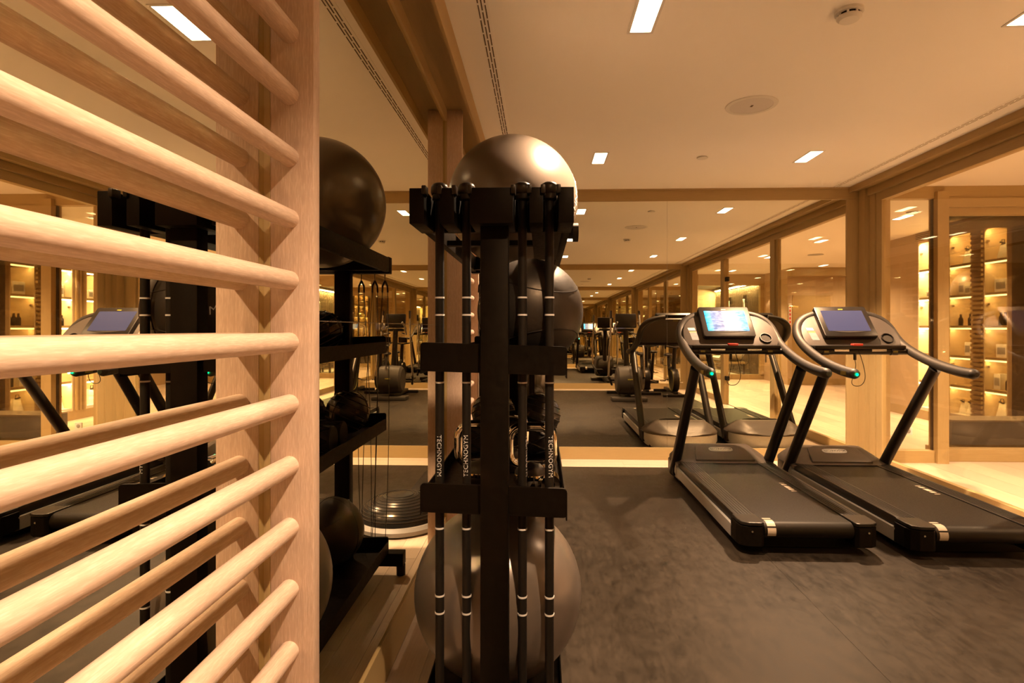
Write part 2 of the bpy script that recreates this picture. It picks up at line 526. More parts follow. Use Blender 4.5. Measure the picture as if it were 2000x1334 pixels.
pane_unit('window_2', -.75, 1.42)
d1 = struct('door_1', bx(3.474, 3.484, 1.585, 3.715, .012, 2.715), M['glass'])
for z in (.49, 2.34):
    struct('hinge', bx(3.455, 3.505, 1.57, 1.70, z-.04, z+.04, .003), M['dark'], d1)
struct('handle', B().tube([(3.44, 3.55, .9), (3.44, 3.55, 1.5)], .014, 10).tube([(3.44, 3.55, .98), (3.52, 3.55, .98)], .009, 8).tube([(3.44, 3.55, 1.42), (3.52, 3.55, 1.42)], .009, 8), M['steel'], d1)

# ---- corridor
fo = struct('floor_corridor', bx(3.9, 12, -8, 12.5, -.12, -.012), M['floor_wood_b'])
x = 3.52
i = 0
while x < 8.2:
    plank_row_y(x, x+.26, -3.6, 11.6, 2.3, [.3, 1.6, .9, 2.0][i % 4], 0, fo)
    x += .26; i += 1
struct('floor_lounge', bx(3.3, 9, -8, -3.6, -.11, 0), M['stone'])
co = struct('ceiling_corridor', bx(3.56, 8.6, -8, 12, CEIL, 3.02), M['ceiling_cor'])
struct('wall_corridor_front', bx(6.2, 8.5, -2.25, -2.1, 0, CEIL), M['wood_wall'])
struct('wall_corridor_right', bx(8.3, 8.45, -2.1, 5.5, 0, CEIL), M['wood_wall'])
struct('wall_corridor_side', bx(6.02, 8.3, 5.38, 5.5, 0, CEIL), M['wood_wall'])
struct('wall_corridor_end', bx(3.3, 6.6, 11.6, 11.7, 0, CEIL), M['wood_wall'])
struct('wall_corridor_left', bx(3.3, 3.5, 6.3, 11.6, 0, CEIL), M['wood_wall'])
struct('wall_lounge_left', bx(3.3, 3.42, -8, -1.2, 0, CEIL), M['wood_wall'])
struct('wall_lounge_right', bx(6.2, 6.32, -8, -2.25, 0, CEIL), M['wood_wall'])
struct('wall_lounge_back', bx(3.3, 6.4, -7.9, -7.75, 0, CEIL), M['wood_wall'])
struct('ceiling_lounge', bx(3.42, 6.2, -7.75, -3.75, 2.80, 2.88), M['grey_ceil'])
struct('trim_1', bx(3.42, 6.2, -3.75, -3.55, 2.62, CEIL), M['wood_x'])
struct('window_5', bx(3.6, 6.2, -3.655, -3.645, .14, 2.62), M['glass'])
struct('trim_2', bx(3.42, 6.2, -3.70, -3.6, 0, .14), M['wood_x'])
struct('trim_3', bx(6.10, 6.2, -3.72, -3.58, .14, 2.62), M['wood_z'])
# skirting, door and beam on the corridor walls
struct('baseboard_corridor', bx(6.2, 8.3, -2.1, -2.085, 0, .16), M['wood_x'])
struct('trim_4', bx(6.2, 8.3, -2.1, -1.85, 2.72, CEIL), M['wood_x'])
struct('door_5', bx(6.32, 7.25, -2.12, -2.088, .0, 2.25), M['wood_z'])

# partition in line with the back mirror
pt = struct('wall_partition', bx(3.62, 6.0, 6.10, 6.19, 2.795, CEIL), M['wood_x'])
struct('jamb', bx(3.62, 3.69, 6.08, 6.19, 0, 2.795), M['wood_z'], pt, .002)
struct('post', bx(4.158, 4.275, 6.05, 6.19, 0, 2.86), M['wood_z'], pt, .002)
d2 = struct('door_2', bx(3.69, 4.158, 6.125, 6.133, .13, 2.795), M['glass'])
struct('bottom_rail', bx(3.66, 4.158, 6.08, 6.17, 0, .13), M['wood_x'], d2, .002)
struct('edge_seal', bx(4.148, 4.158, 6.115, 6.15, .13, 2.79), M['dark_wood'], d2)
struct('trim_5', bx(4.275, 6.0, 6.08, 6.19, 2.70, 2.795), M['wood_x'], None, .002)
struct('trim_6', bx(4.275, 6.0, 6.12, 6.19, 2.62, 2.70), M['wood_x'], None, .002)
struct('trim_7', bx(4.275, 6.0, 6.16, 6.42, 0, .13), M['wood_x'], None, .003)
struct('window_3', bx(4.275, 6.0, 6.285, 6.293, .13, 2.66), M['glass_tint'])
# lowered slat ceiling over the display
for i in range(15):
    xx = 5.10 + i*.058
    struct('slat', bx(xx, xx+.034, 6.35, 7.38, 2.70, 2.74), M['wood_y'], co)
struct('slat_backing', bx(5.08, 5.98, 6.35, 7.40, 2.80, 2.82), M['dark_wood'], co)

# display wall at X = 6
ws = struct('wall_display', bx(6.42, 6.55, 5.5, 11.6, 0, CEIL), M['wood_wall'])
for (ya, yb) in ((9.18, 11.6), (8.5, 8.75), (7.39, 7.45)):
    struct('wall_panel', bx(6.0, 6.42, ya, yb, .14, 2.80), M['wood_wall'], ws, .003)
struct('wall_panel', bx(6.0, 6.42, 7.85, 8.05, .14, 2.80), M['cabinet'], ws)
struct('wall_panel', bx(5.98, 6.42, 5.5, 11.6, 2.80, CEIL), M['wood_x'], ws)
struct('baseboard_display', bx(5.985, 6.42, 5.5, 11.6, 0, .14), M['wood_y'])
for k in range(40):
    z = .2 + k*.0645
    struct('slat', bx(5.965, 6.0, 7.85, 8.04, z, z+.034), M['wood_y'], ws)  # these slats stand in for wall bars reflected in the partition glass
for k in range(3):
    struct('reed', bx(5.97, 6.0, 8.53+k*.07, 8.565+k*.07, .14, 2.8), M['wood_z'], ws)
door3 = struct('door_3', bx(6.0, 6.06, 5.56, 7.39, .14, 2.80), M['dark_wood'])
struct('handle', B().tube([(5.95, 6.9, 1.30), (5.95, 6.9, 1.50)], .012, 8).tube([(5.95, 6.9, 1.33), (6.0, 6.9, 1.33)], .008, 8).tube([(5.95, 6.9, 1.47), (6.0, 6.9, 1.47)], .008, 8), M['steel'], door3)
for k in range(2):
    struct('door_panel', bx(5.99, 6.0, 5.66+k*.86, 6.42+k*.86, .3, 2.65), M['dark_wood'], door3, .004)

def cabinet(ya, yb, label, watts):
    t = thing('display_cabinet', label, 'cabinet', (6.2, (ya+yb)/2, .14), 'lit display cabinets along the corridor')
    bx(6.40, 6.42, ya, yb, .14, 2.80).done('back_panel', M['cabinet'], t, False)
    for y0 in (ya, yb-.018):
        bx(6.0, 6.40, y0, y0+.018, .14, 2.80).done('side_panel', M['cabinet'], t, False)
    bx(6.0, 6.40, ya+.018, yb-.018, 2.762, 2.80).done('top_panel', M['cabinet'], t, False)
    for z in (.16, .58, 1.01, 1.44, 1.88, 2.32):
        s = bx(6.01, 6.40, ya+.018, yb-.018, z-.022, z+.022).done('shelf', M['wood_y'] if z > .2 else M['stone'], t, False)
        if z > .5:
            bx(6.004, 6.012, ya+.018, yb-.018, z-.034, z-.012).done('led_strip', M['led'], s, False)
            area_light('shelf_light', (6.03, (ya+yb)/2, z-.03), .03, yb-ya-.06, watts, None, (0, math.radians(-38), 0), (1, .74, .36))
    area_light('shelf_light', (6.03, (ya+yb)/2, 2.75), .03, yb-ya-.06, watts*1.3, None, (0, math.radians(-38), 0), (1, .74, .36))
    for z in (.9, 1.75, 2.6):
        B().cyl((6.02, yb-.03, z), (6.05, yb-.03, z), .018, 10).done('hinge', M['steel'], t)
    return t
cabinet(8.75, 9.18, 'brightly lit display cabinet at the far end of the corridor wall, beside the wood panel', 1.0)
cabinet(8.05, 8.50, 'lit display cabinet between the reeded pilaster and the slats imitating a reflection', 1.0)
cabinet(7.45, 7.85, 'lit display cabinet beside the dark wooden door', .8)

def bag(y, z, label, x=6.16, s=1.0):
    t = thing('paper_bag', label, 'bag', (x, y, z), 'white paper bags in the display')
    b_ = B()
    w, d, h = .085*s, .05*s, .21*s
    lo = [(x-d, y-w, z), (x+d, y-w, z), (x+d, y+w, z), (x-d, y+w, z)]
    hi = [(x-d*.5, y-w*.5, z+h), (x+d*.5, y-w*.5, z+h), (x+d*.5, y+w*.5, z+h), (x-d*.5, y+w*.5, z+h)]
    va = [b_.bm.verts.new(p) for p in lo]; vb = [b_.bm.verts.new(p) for p in hi]
    b_.bm.faces.new(va[::-1]); b_.bm.faces.new(vb)
    for i in range(4): b_.bm.faces.new((va[i], va[(i+1) % 4], vb[(i+1) % 4], vb[i]))
    b_.done('bag_body', M['box_white'], t, False)
    B().tube([(x-d*.5, y-w*.3, z+h-.005), (x-d*.6, y-w*.25, z+h+.05*s), (x-d*.6, y+w*.25, z+h+.05*s), (x-d*.5, y+w*.3, z+h-.005)], .005, 6).tube(
        [(x-d*.5, y-.02, z+h), (x-d*.9, y+.03, z+h+.02)], .010, 6).done('ribbon_handle', M['satin'], t)
    return t
def carton(y, z, w, h, label, x=6.165):
    t = thing('carton', label, 'box', (x, y, z), 'white cartons in the display')
    bx(x-.06, x+.06, y-w/2, y+w/2, z, z+h, .003).done('box_body', M['box_white'], t, False)
    bx(x-.0615, x-.06, y-w*.38, y+w*.38, z+h*.25, z+h*.75).done('printed_panel', M['grey_print'], t, False)
    return t
def bottle(y, z, label, x=6.13, s=1.0):
    t = thing('bottle', label, 'bottle', (x, y, z), 'dark bottles in the display')
    B().lathe([(.0001, 0), (.026*s, 0), (.028*s, .01), (.028*s, .10*s), (.012*s, .125*s), (.012*s, .14*s), (.0001, .14*s)], (x, y, z), 14).done('bottle_body', M['satin'], t)
    B().cyl((x, y, z+.139*s), (x, y, z+.165*s), .014*s, 12).done('cap', M['dark'], t)
    return t
# items: shelves' tops
Z = [.182, .602, 1.032, 1.462, 1.902, 2.342]
bag(9.02, Z[5], 'white paper bag on the top shelf of the farthest lit cabinet')
bag(8.31, Z[5], 'white paper bag on the top shelf of the cabinet beside the slats imitating a reflection')
bag(7.69, Z[5], 'white paper bag on the top shelf nearest the dark door')
carton(8.98, Z[4], .10, .15, 'white carton on the second shelf of the farthest lit cabinet')
carton(9.10, Z[4], .07, .10, 'small white carton on the second shelf of the farthest lit cabinet')
carton(8.28, Z[4], .10, .13, 'white carton on the second shelf beside the slats imitating a reflection')
carton(8.40, Z[4], .11, .19, 'tall white carton on the second shelf near the reeded pilaster')
carton(7.70, Z[4], .20, .18, 'wide white carton with grey print on the second shelf nearest the dark door')
carton(9.0, Z[2], .09, .18, 'white carton on the fourth shelf of the farthest lit cabinet')
carton(8.28, Z[2], .11, .19, 'white carton on the fourth shelf beside the slats imitating a reflection')
carton(7.69, Z[2], .17, .18, 'broad white carton on the fourth shelf nearest the dark door')
carton(7.76, Z[1], .11, .21, 'white carton on the fifth shelf nearest the slats imitating a reflection')
for i, y in enumerate((7.58, 7.65, 7.72)):
    bottle(y, Z[3], ['dark bottle on the third shelf, closest to the dark door', 'middle dark bottle of three on the third shelf', 'dark bottle on the third shelf, farthest from the dark door'][i], s=1.05)
bottle(7.60, Z[1], 'dark bottle on the fifth shelf beside the dark door', s=1.2)
bottle(8.26, Z[3], 'dark bottle on the third shelf beside the slats imitating a reflection', s=1.0)
bottle(8.44, Z[3], 'dark bottle on the third shelf beside the reeded pilaster', s=1.0)
bag(9.02, Z[0], 'white paper bag on the bottom shelf of the farthest lit cabinet', s=1.15)
bag(8.26, Z[0], 'white paper bag on the bottom shelf beside the slats imitating a reflection', s=.8)
bag(8.405, Z[0], 'white paper bag on the bottom shelf beside the reeded pilaster', s=.8)
bag(7.70, Z[0], 'white paper bag on the bottom shelf nearest the dark door', s=1.15)

t = thing('display_plinth', 'low grey display plinth with white top behind the bronze tinted glass', 'plinth', (5.25, 6.6, 0))
bx(4.60, 5.93, 6.47, 6.78, 0, .375).done('plinth_body', M['grey_panel'], t, False)
bx(4.59, 5.94, 6.455, 6.79, .375, .395, .003).done('plinth_top', M['stone'], t, False)

t = thing('vent_grille', 'dark louvred vent above the farthest lit cabinet', 'air vent', (5.97, 8.96, 2.86))
bx(5.975, 5.98, 8.70, 9.2, 2.81, 2.915).done('backing', M['dark'], t, False)
for k in range(4):
    bx(5.962, 5.976, 8.69, 9.21, 2.812+k*.027, 2.826+k*.027).done('louvre', M['wood_y'], t, False)

t = thing('wall_socket', 'small square white socket low on the glass door past the corner column', 'socket', (3.9, 6.12, .33))
bx(3.86, 3.94, 6.112, 6.125, .29, .37, .003).done('plate', M['white_plastic'], t, False)
B().lathe([(.0001, .004), (.016, .004), (.022, 0)], (3.9, 6.111, .33), 16, Matrix.Rotation(PI/2, 3, 'X')).done('socket_hole', M['grey_print'], t)

# lounge beyond the corridor (seen in the mirror)
lb = thing('slat_screen', 'dark vertical slat screen lit from above in the lounge', 'screen', (6.15, -5.7, 0))
for k in range(42):
    yy = -7.6 + k*.092
    bx(6.12, 6.17, yy, yy+.05, .1, 2.66).done('slat', M['brown_wood'], lb, False)
bx(6.17, 6.195, -7.7, -3.75, .05, 2.72).done('back_board', M['dark_wood'], lb, False)
bx(6.02, 6.19, -7.7, -3.75, 2.74, 2.79).done('light_box', M['dark_wood'], lb, False)
bx(6.10, 6.16, -7.7, -3.75, 2.732, 2.742).done('led_strip', M['led'], lb, False)
area_light('cove_light', (6.09, -5.7, 2.70), .04, 3.8, 60, None, (0, math.radians(20), 0), (1, .78, .36))
def lounger(x, y, label):
    t = thing('daybed', label, 'daybed', (x, y, 0), 'loungers in the lounge')
    bx(x-.32, x+.32, y-.9, y+.9, .40, .46, .01).done('bed_frame', M['wood_y'], t, False)
    bx(x-.31, x+.31, y-.88, y+.5, .46, .56, .03).done('mattress', M['cloth'], t)
    B().box(x-.31, x+.31, y+.48, y+.90, .56, .66, .03, Matrix.Rotation(math.radians(28), 3, 'X')).done('backrest', M['cloth'], t)
    B().cyl((x-.27, y+.62, .72), (x+.27, y+.62, .72), .08, 14).done('bolster', M['satin'], t)
    for sx in (-.29, .29):
        for sy in (-.85, .85):
            bx(x+sx-.025, x+sx+.025, y+sy-.025, y+sy+.025, 0, .40).done('leg', M['dark_wood'], t, False)
lounger(4.75, -5.2, 'pale daybed in the lounge, the one nearer the gym')
lounger(5.55, -5.0, 'pale daybed in the lounge, the one nearer the wood wall')
for y, lab in ((-6.1, 'white towel hanging on the slat screen, deeper in the lounge'), (-4.75, 'white towel hanging on the slat screen, nearer the gym')):
    t = thing('hanging_towel', lab, 'towel', (6.07, y, 1.9), 'towels on the slat screen')
    rows = []
    for j in range(11):
        z = 2.30 - j*.11
        w = .06 + .012*j
        rows.append([(6.055+.025*math.sin(i*2.2), y + (i/8-.5)*2*w, z) for i in range(9)])
    g = B(); g.grid(rows)
    bmesh.ops.solidify(g.bm, geom=g.bm.faces[:], thickness=.02)
    g.done('cloth', M['cloth'], t)
    bx(6.09, 6.118, y-.14, y+.14, 2.2, 2.42).done('hook_plate', M['dark'], t, False)
# small sign plates on wood wall, red text strip
t = thing('wall_notice', 'narrow white notice with red print on the corridor wood wall', 'notice', (6.26, -2.08, 1.6))
bx(6.225, 6.295, -2.098, -2.09, 1.3, 2.05).done('board', M['white_plastic'], t, False)
for k in range(7):
    bx(6.24, 6.28, -2.0905, -2.089, 1.36+k*.095, 1.42+k*.095).done('print', M['red'], t, False)

# ================================================================== LIGHT FIXTURES
def fixture(x, y, label, watts, z=CEIL, spot=118, blend=.9, group='recessed ceiling lights', aim=None):
    t = thing('recessed_light', label, 'ceiling light', (x, y, z), group)
    f = B()
    for (a, b_, c, d) in ((x-.066, x-.052, y-.17, y+.17), (x+.052, x+.066, y-.17, y+.17), (x-.052, x+.052, y-.17, y-.155), (x-.052, x+.052, y+.155, y+.17)):
        f.box(a, b_, c, d, z-.004, z+.001)
    f.done('frame', M['white_plastic'], t, False)
    for q in (-1, 1):
        bx(x-.051, x+.051, y+q*.077-.076, y+q*.077+.076, z-.0025, z+.001).done('diffuser', M['lamp'], t, False)
    lamp_light('lamp', (x, y, z-.045), watts, t, spot, blend, aim=aim)
    return t
LB = [(.515, .45, 'recessed ceiling light above the camera near the wall bars'),
      (.505, 2.72, 'recessed ceiling light over the ball rack aisle, second from the back mirror'),
      (.52, 5.0, 'recessed ceiling light by the back mirror, nearer the ball rack'),
      (2.35, .45, 'recessed ceiling light above the exercise bikes beside the glass wall'),
      (2.36, 2.72, 'recessed ceiling light behind the treadmills at the ceiling edge of the photo'),
      (2.345, 5.02, 'recessed ceiling light above the treadmills by the back mirror')]
LA = [(.50, (0, 0, -1), 113, .7), (1.2, (-.12, -.12, -1), 88, .6), (.42, (-.5, .1, -1), 95, .9), (.34, (0, 0, -1), 104, .9), (.22, (-.1, 0, -1), 100, .9), (1.15, (-.05, .0, -1), 108, .8)]
for (x, y, l), (k, aim, sz, bl) in zip(LB, LA): fixture(x, y, l, GYM_W*k, spot=sz, blend=bl, aim=aim)
CB = [(4.9, 7.8, 'corridor ceiling light beyond the glass door'), (4.85, 4.7, 'corridor ceiling light beside the treadmills'), (4.95, 10.0, 'added corridor light that brightens the far wood panel'),  # the farthest lamp is added, unseen, to brighten the wood panel
      (4.83, 2.4, 'corridor ceiling light level with the glass door of the gym'), (4.83, .2, 'corridor ceiling light level with the bikes'),
      (6.6, 3.4, 'corridor ceiling light out in the hall'), (6.75, -1.42, 'corridor ceiling light grazing the wood wall'), (7.55, -1.42, 'second corridor ceiling light grazing the wood wall'),
      (5.0, -2.6, 'corridor ceiling light in front of the lounge')]
for x, y, l in CB: fixture(x, y, l, COR_W*(.2 if y < -1.3 and x > 6 else .6 if y > 9 else 1.0), group='corridor ceiling lights')

t = thing('ceiling_speaker', 'round flush ceiling speaker with grey cloth grille', 'speaker', (1.42, 3.85, CEIL))
B().lathe([(.139, .0), (.139, -.006), (.165, -.006), (.168, 0)], (1.42, 3.85, CEIL), 48).done('rim', M['white_plastic'], t)
B().lathe([(.0001, -.005), (.139, -.004), (.139, .001), (.0001, .001)], (1.42, 3.85, CEIL), 48).done('grille', M['grille'], t)
bx(1.415, 1.43, 3.835, 3.865, CEIL-.0065, CEIL-.005).done('maker_badge', M['slot'], t, False)

t = thing('smoke_detector', 'white round smoke detector with dark vent slots on the ceiling', 'smoke detector', (1.46, 2.72, CEIL))
B().lathe([(.062, 0), (.062, -.014), (.052, -.016), (.0001, -.016)], (1.46, 2.72, CEIL), 32).done('base', M['white_plastic'], t)
B().lathe([(.046, -.016), (.046, -.030), (.0001, -.030)], (1.46, 2.72, CEIL), 32).done('chamber', M['dark'], t)
sl = B()
for k in range(8):
    a = k*PI/4+.2
    sl.box(1.46+.049*math.cos(a)-.004, 1.46+.049*math.cos(a)+.004, 2.72+.049*math.sin(a)-.004, 2.72+.049*math.sin(a)+.004, CEIL-.031, CEIL-.014)
sl.done('vane', M['white_plastic'], t, False)
B().lathe([(.054, -.029), (.054, -.036), (.042, -.047), (.0001, -.050)], (1.46, 2.72, CEIL), 32).done('cap', M['white_plastic'], t)
t = thing('sprinkler_cover', 'small round white sprinkler cover on the ceiling near the back mirror', 'sprinkler', (1.42, 5.0, CEIL))
B().lathe([(.04, 0), (.04, -.003), (.0001, -.003)], (1.42, 5.0, CEIL), 24).done('ring', M['white_plastic'], t)
B().lathe([(.047, -.006), (.047, -.012), (.0001, -.013)], (1.42, 5.0, CEIL), 24).done('cover_plate', M['white_plastic'], t)

# corridor ceiling extras
t = thing('ceiling_speaker', 'round grey ceiling speaker in the corridor', 'speaker', (5.6, .6, CEIL))
B().lathe([(.15, 0), (.15, -.006), (.0001, -.008)], (5.6, .6, CEIL), 32).done('grille', M['grey_print'], t)
t = thing('ceiling_sensor', 'small dark ceiling sensor in the corridor beyond the glass wall', 'sensor', (4.8, 7.45, CEIL))
B().lathe([(.07, 0), (.07, -.006), (.05, -.012), (.0001, -.012)], (4.8, 7.45, CEIL), 24).done('sensor_body', M['grey_print'], t)

# ================================================================== WALL BARS
RZ = [1.3885 + .1405*k for k in range(-9, 10)]
def wall_bars(y0, y1, label):
    t = thing('wall_bars', label, 'wall bars', (-.57, (y0+y1)/2, 0))
    for a, c in ((y0, y0+.036), (y1, y1+.036)):
        bx(LX+.013, -.516, a, c, .0, 2.858, .003).done('upright', M['upright'], t, True)
    rb = None
    for z in RZ:
        if z > 2.75 or z < .1: continue
        if rb is None:
            g = B().tube([(-.572, y0+.03, 0), (-.572, y1+.006, 0)], .0222, 20, True, 1.0, 1.0)
            rb = g.done('rung', M['rung'], t); o = rb
        else:
            o = rb.copy(); COL.objects.link(o)
        o.location = (0, 0, z)
    return t
wall_bars(.33, 1.2635, 'pale oak wall bars close to the camera, filling the photo edge')
wall_bars(3.689, 4.66, 'pale oak wall bars farther along the mirror, behind the ball rack')

# ================================================================== BALL RACK
RK = thing('ball_rack', 'black steel storage rack for balls and bars beside the mirror wall', 'rack', (-.14, 2.4, 0))
HX = [(-.395, -.350), (-.303, -.259), (-.213, -.082), (-.034, .007), (.053, .099)]
h = B()
for a, c in HX: h.box(a, c, 1.68, 1.845, 1.735, 1.842, .002)
h.box(-.395, .099, 1.835, 1.86, 1.735, 1.842, .002)
h.done('header', M['black'], RK)
for xa in (-.350, -.303, -.259, -.213, -.082, -.034, .007, .053):
    bx(xa-.007, xa+.007, 1.672, 1.71, 1.822, 1.849, .003).done('slot_clip', M['satin'], RK)
bx(-.395, .099, 3.19, 3.25, 1.735, 1.830, .003).done('header', M['black'], RK)
for xa in (-.395, .070):
    bx(xa, xa+.028, 1.86, 3.19, 1.742, 1.825, .003).done('top_rail', M['black'], RK)
for y in (2.2, 3.1):
    bx(-.367, .070, y, y+.04, 1.745, 1.765).done('cross_bar', M['black'], RK, False)
bx(-.03, .069, 1.86, 2.6, 1.737, 1.742).done('underside_plate', M['black'], RK, False)
for ya in (1.725, 3.13):
    bx(-.186, -.099, ya, ya+.06, .05, 1.745, .004).done('post', M['black'], RK)
def tray(z0, ya, yb, xa, xb, hp, hl):
    t_ = B()
    k = lambda x: -(x+.14)*.03
    def sl_box(x0, x1, y0, y1, z0_, z1_, bev=0):
        q = B().box(x0, x1, y0, y1, z0_, z1_, bev)
        for v in q.bm.verts: v.co.z += k(v.co.x)
        t_.join(q.bm)
    sl_box(xa, xb, ya, yb, z0-.006, z0)
    sl_box(xa-.004, xa, ya, yb, z0-.02, z0+hl)
    sl_box(xb, xb+.004, ya, yb, z0-.02, z0+hl)
    o = t_.done('tray', M['black'], RK, False)
    for y in (ya, yb):
        q = B()
        r = .012
        pts = []
        for cx_, cz_, a0 in ((xb+.004-r, z0+hp-r, 0), (xa-.004+r, z0+hp-r, 90), (xa-.004+r, z0-.012+r, 180), (xb+.004-r, z0-.012+r, 270)):
            for d in range(0, 91, 30):
                a = math.radians(a0+d)
                pts.append((cx_+r*math.cos(a), y, cz_+r*math.sin(a)+k(cx_)))
        q.prism(pts, (0, .012 if y == ya else -.012, 0))
        q.done('end_plate', M['black'], o, False)
tray(1.292, 1.745, 3.2, -.372, .078, .078, .045)
tray(.852, 1.745, 3.2, -.372, .078, .078, .045)
tray(.15, 1.745, 3.2, -.385, .070, .07, .045)
for ya in (1.70, 3.185):
    bx(-.475, .19, ya, ya+.07, .06, .135, .004).done('foot_bar', M['black'], RK)
    for xx in (-.455, .17):
        B().cyl((xx, ya+.035, 0.003), (xx, ya+.035, .062), .026, 14).done('foot_pad', M['rub_black'], RK)
bx(-.187, -.128, 3.128, 3.1285, .32, .46).done('warning_label', M['label_grey'], RK, False)
lb_ = bx(-.182, -.104, 3.190, 3.192, .72, .88).done('warning_label', M['label_grey'], RK, False)
bx(-.182, -.104, 3.192, 3.1925, .85, .88).done('orange_band', M['orange'], lb_, False)
bx(-.38, -.08, 3.25, 3.262, 1.742, 1.762).done('hook_rail', M['black'], RK, False)
# hook knobs on the right top rail
for y in (2.15,):
    B().cyl((.098, y, 1.785), (.125, y, 1.785), .024, 14).cyl((.122, y, 1.785), (.142, y, 1.785), .036, 18).done('hook_knob', M['satin'], RK)

# ---- weighted bars standing in the rack
def bar_xy(px, Y=1.80):
    u = (px-1017.6)/1100.
    c_, s_ = math.cos(math.radians(2)), math.sin(math.radians(2))
    return (-s_+u*c_)*Y/(c_+u*s_)
BARS = [(bar_xy(860), 0, -1, 'black weighted bar in the rack, the one closest to the mirror wall'),
        (bar_xy(912), 0, 1, 'black weighted bar in the rack, second from the mirror wall'),
        (bar_xy(1020.5), 75, -1, 'black weighted bar in the rack, lettering turned aside, just past the post'),
        (bar_xy(1073), 14, -1, 'black weighted bar in the rack, the one closest to the treadmills')]
for x, tw, dr, lab in BARS:
    y = 1.79
    t = thing('weighted_bar', lab, 'exercise bar', (x, y, .153), 'weighted bars in the rack')
    R_ = .0142
    B().cyl((x, y, .153), (x, y, 1.865), R_, 20).done('shaft', M['rub_black'], t)
    B().lathe([(.0001, 0), (.026, 0), (.0285, .006), (.0285, .022), (.025, .031), (.016, .037), (.0001, .039)], (x, y, 1.846), 24).done('end_cap', M['satin'], t)
    B().lathe([(.018, -.016), (.024, -.012), (.024, .006), (.018, .010)], (x, y, 1.842), 24).done('collar', M['satin'], t)
    yc = 1.016
    rg = B()
    for dz in (.232, .447, .502):
        for sg in (-1, 1):
            z = yc + sg*dz
            rg.lathe([(R_, -.0026), (R_+.0012, -.0026), (R_+.0012, .0026), (R_, .0026)], (x, y, z), 20)
    rg.done('ring_band', M['white'], t)
    th0 = math.radians(tw)
    def fn(u, v, x=x, y=y, dr=dr, th0=th0):
        r = R_+.0009
        a = th0 + (v if dr < 0 else -v)/r
        return Vector((x+r*math.sin(a), y-r*math.cos(a), yc + (-u if dr < 0 else u)))
    lettering('lettering', 'TECHNOGYM', .0205, fn, M['white'], t, 1.05, .0)

# ---- balls
def sph_pt(c, r, d, up, u, v):
    d = Vector(d).normalized(); rt = Vector(up).cross(d).normalized(); up2 = d.cross(rt)
    a, b_ = u/r, v/r
    w = (d*math.cos(a)+rt*math.sin(a))*math.cos(b_) + up2*math.sin(b_)
    return Vector(c)+w*r*1.004
t = thing('exercise_ball', 'large pewter exercise ball resting on top of the rack', 'exercise ball', (-.14, 2.83, 1.73))
c = (-.14, 2.83, 2.055)
B().sphere(c, .325, 64, 40).done('ball_skin', M['ball'], t)
lettering('lettering', 'TECHNOGYM', .058, lambda u, v: sph_pt(c, .325, (.97, -.26, .03), (0, .25, 1), v*-1, u), M['white'], t)
B().lathe([(.0001, .0), (.012, .0), (.012, .004), (.0001, .006)], (-.14+.31, 2.83-.02, 2.055+.085), 12, Matrix.Rotation(PI/2, 3, 'Y')).done('valve_plug', M['white_plastic'], t)
t = thing('exercise_ball', 'large pewter exercise ball at the bottom of the rack behind the bars', 'exercise ball', (-.157, 2.07, .15))
c2 = (-.157, 2.08, .458)
B().sphere(c2, .306, 64, 40).done('ball_skin', M['ball'], t)
B().lathe([(.0001, .0), (.012, .0), (.012, .004), (.0001, .006)], (-.157, 2.08+.3055, .47), 12, Matrix.Rotation(-PI/2, 3, 'X')).done('valve_plug', M['white_plastic'], t)

def arc_on(c, r, d, a0=0, a1=2*PI, ring=1.0, n=40):
    d = Vector(d).normalized()
    a = Vector((0, 0, 1)) if abs(d.z) < .8 else Vector((1, 0, 0))
    e1 = (a-d*a.dot(d)).normalized(); e2 = d.cross(e1)
    h_ = math.sqrt(max(0, 1-ring*ring))
    return [Vector(c)+(d*h_+(e1*math.cos(a0+(a1-a0)*k/n)+e2*math.sin(a0+(a1-a0)*k/n))*ring)*r for k in range(n+1)]
def med_ball(c, r, label, logo=None):
    t = thing('medicine_ball', label, 'medicine ball', (c[0], c[1], c[2]-r))
    B().sphere(c, r, 48, 32).done('ball_skin', M['leather'], t)
    s = B()
    s.tube(arc_on(c, r*1.0005, (.2, -.3, 1), ring=.78), .0022, 5, False)
    s.tube(arc_on(c, r*1.0005, (.2, -.3, -1), ring=.78), .0022, 5, False)
    s.tube(arc_on(c, r*1.0005, (1, .35, -.05), ring=1), .0022, 5, False)
    s.tube(arc_on(c, r*1.0005, (.3, -1, .05), ring=1), .0022, 5, False)
    s.done('seam', M['satin'], t)
    if logo:
        d = logo
        lettering('lettering', 'TECHNOGYM', .04, lambda u, v: sph_pt(c, r, d, (0, 0, 1), u, v-u*.35+.035), M['white'], t)
        b_ = B()
        for (u0, v0, u1, v1) in ((-.1, -.058, .1, -.026), (-.1, .052, .1, .084)):
            vs = [b_.bm.verts.new(sph_pt(c, r, d, (0, 0, 1), u, v+.035-u*.35)) for u, v in ((u0, v0), (u1, v1), (u1, v1+.005), (u0, v0+.005))]
            b_.bm.faces.new(vs)
        for k in range(2):
            for sg in (-1, 1):
                q = [(-.03+k*.045, -.10-sg*.03), (.015+k*.045, -.10), (-.03+k*.045, -.10)]
                u0, v0 = q[0]; u1, v1 = q[1]
                n_ = .005
                vs = [b_.bm.verts.new(sph_pt(c, r, d, (0, 0, 1), u, v)) for u, v in ((u0, v0), (u1, v1), (u1, v1+n_*1.4), (u0, v0+n_*1.4))]
                b_.bm.faces.new(vs)
        b_.done('logo_mark', M['white'], t, False)
    return t
med_ball((-.037, 1.985, 1.478), .186, 'big black leather medicine ball on the middle tray of the rack', (-.97, -.22, .05))
med_ball((-.13, 2.98, .332), .18, 'black leather medicine ball on the bottom tray at the far end', None)
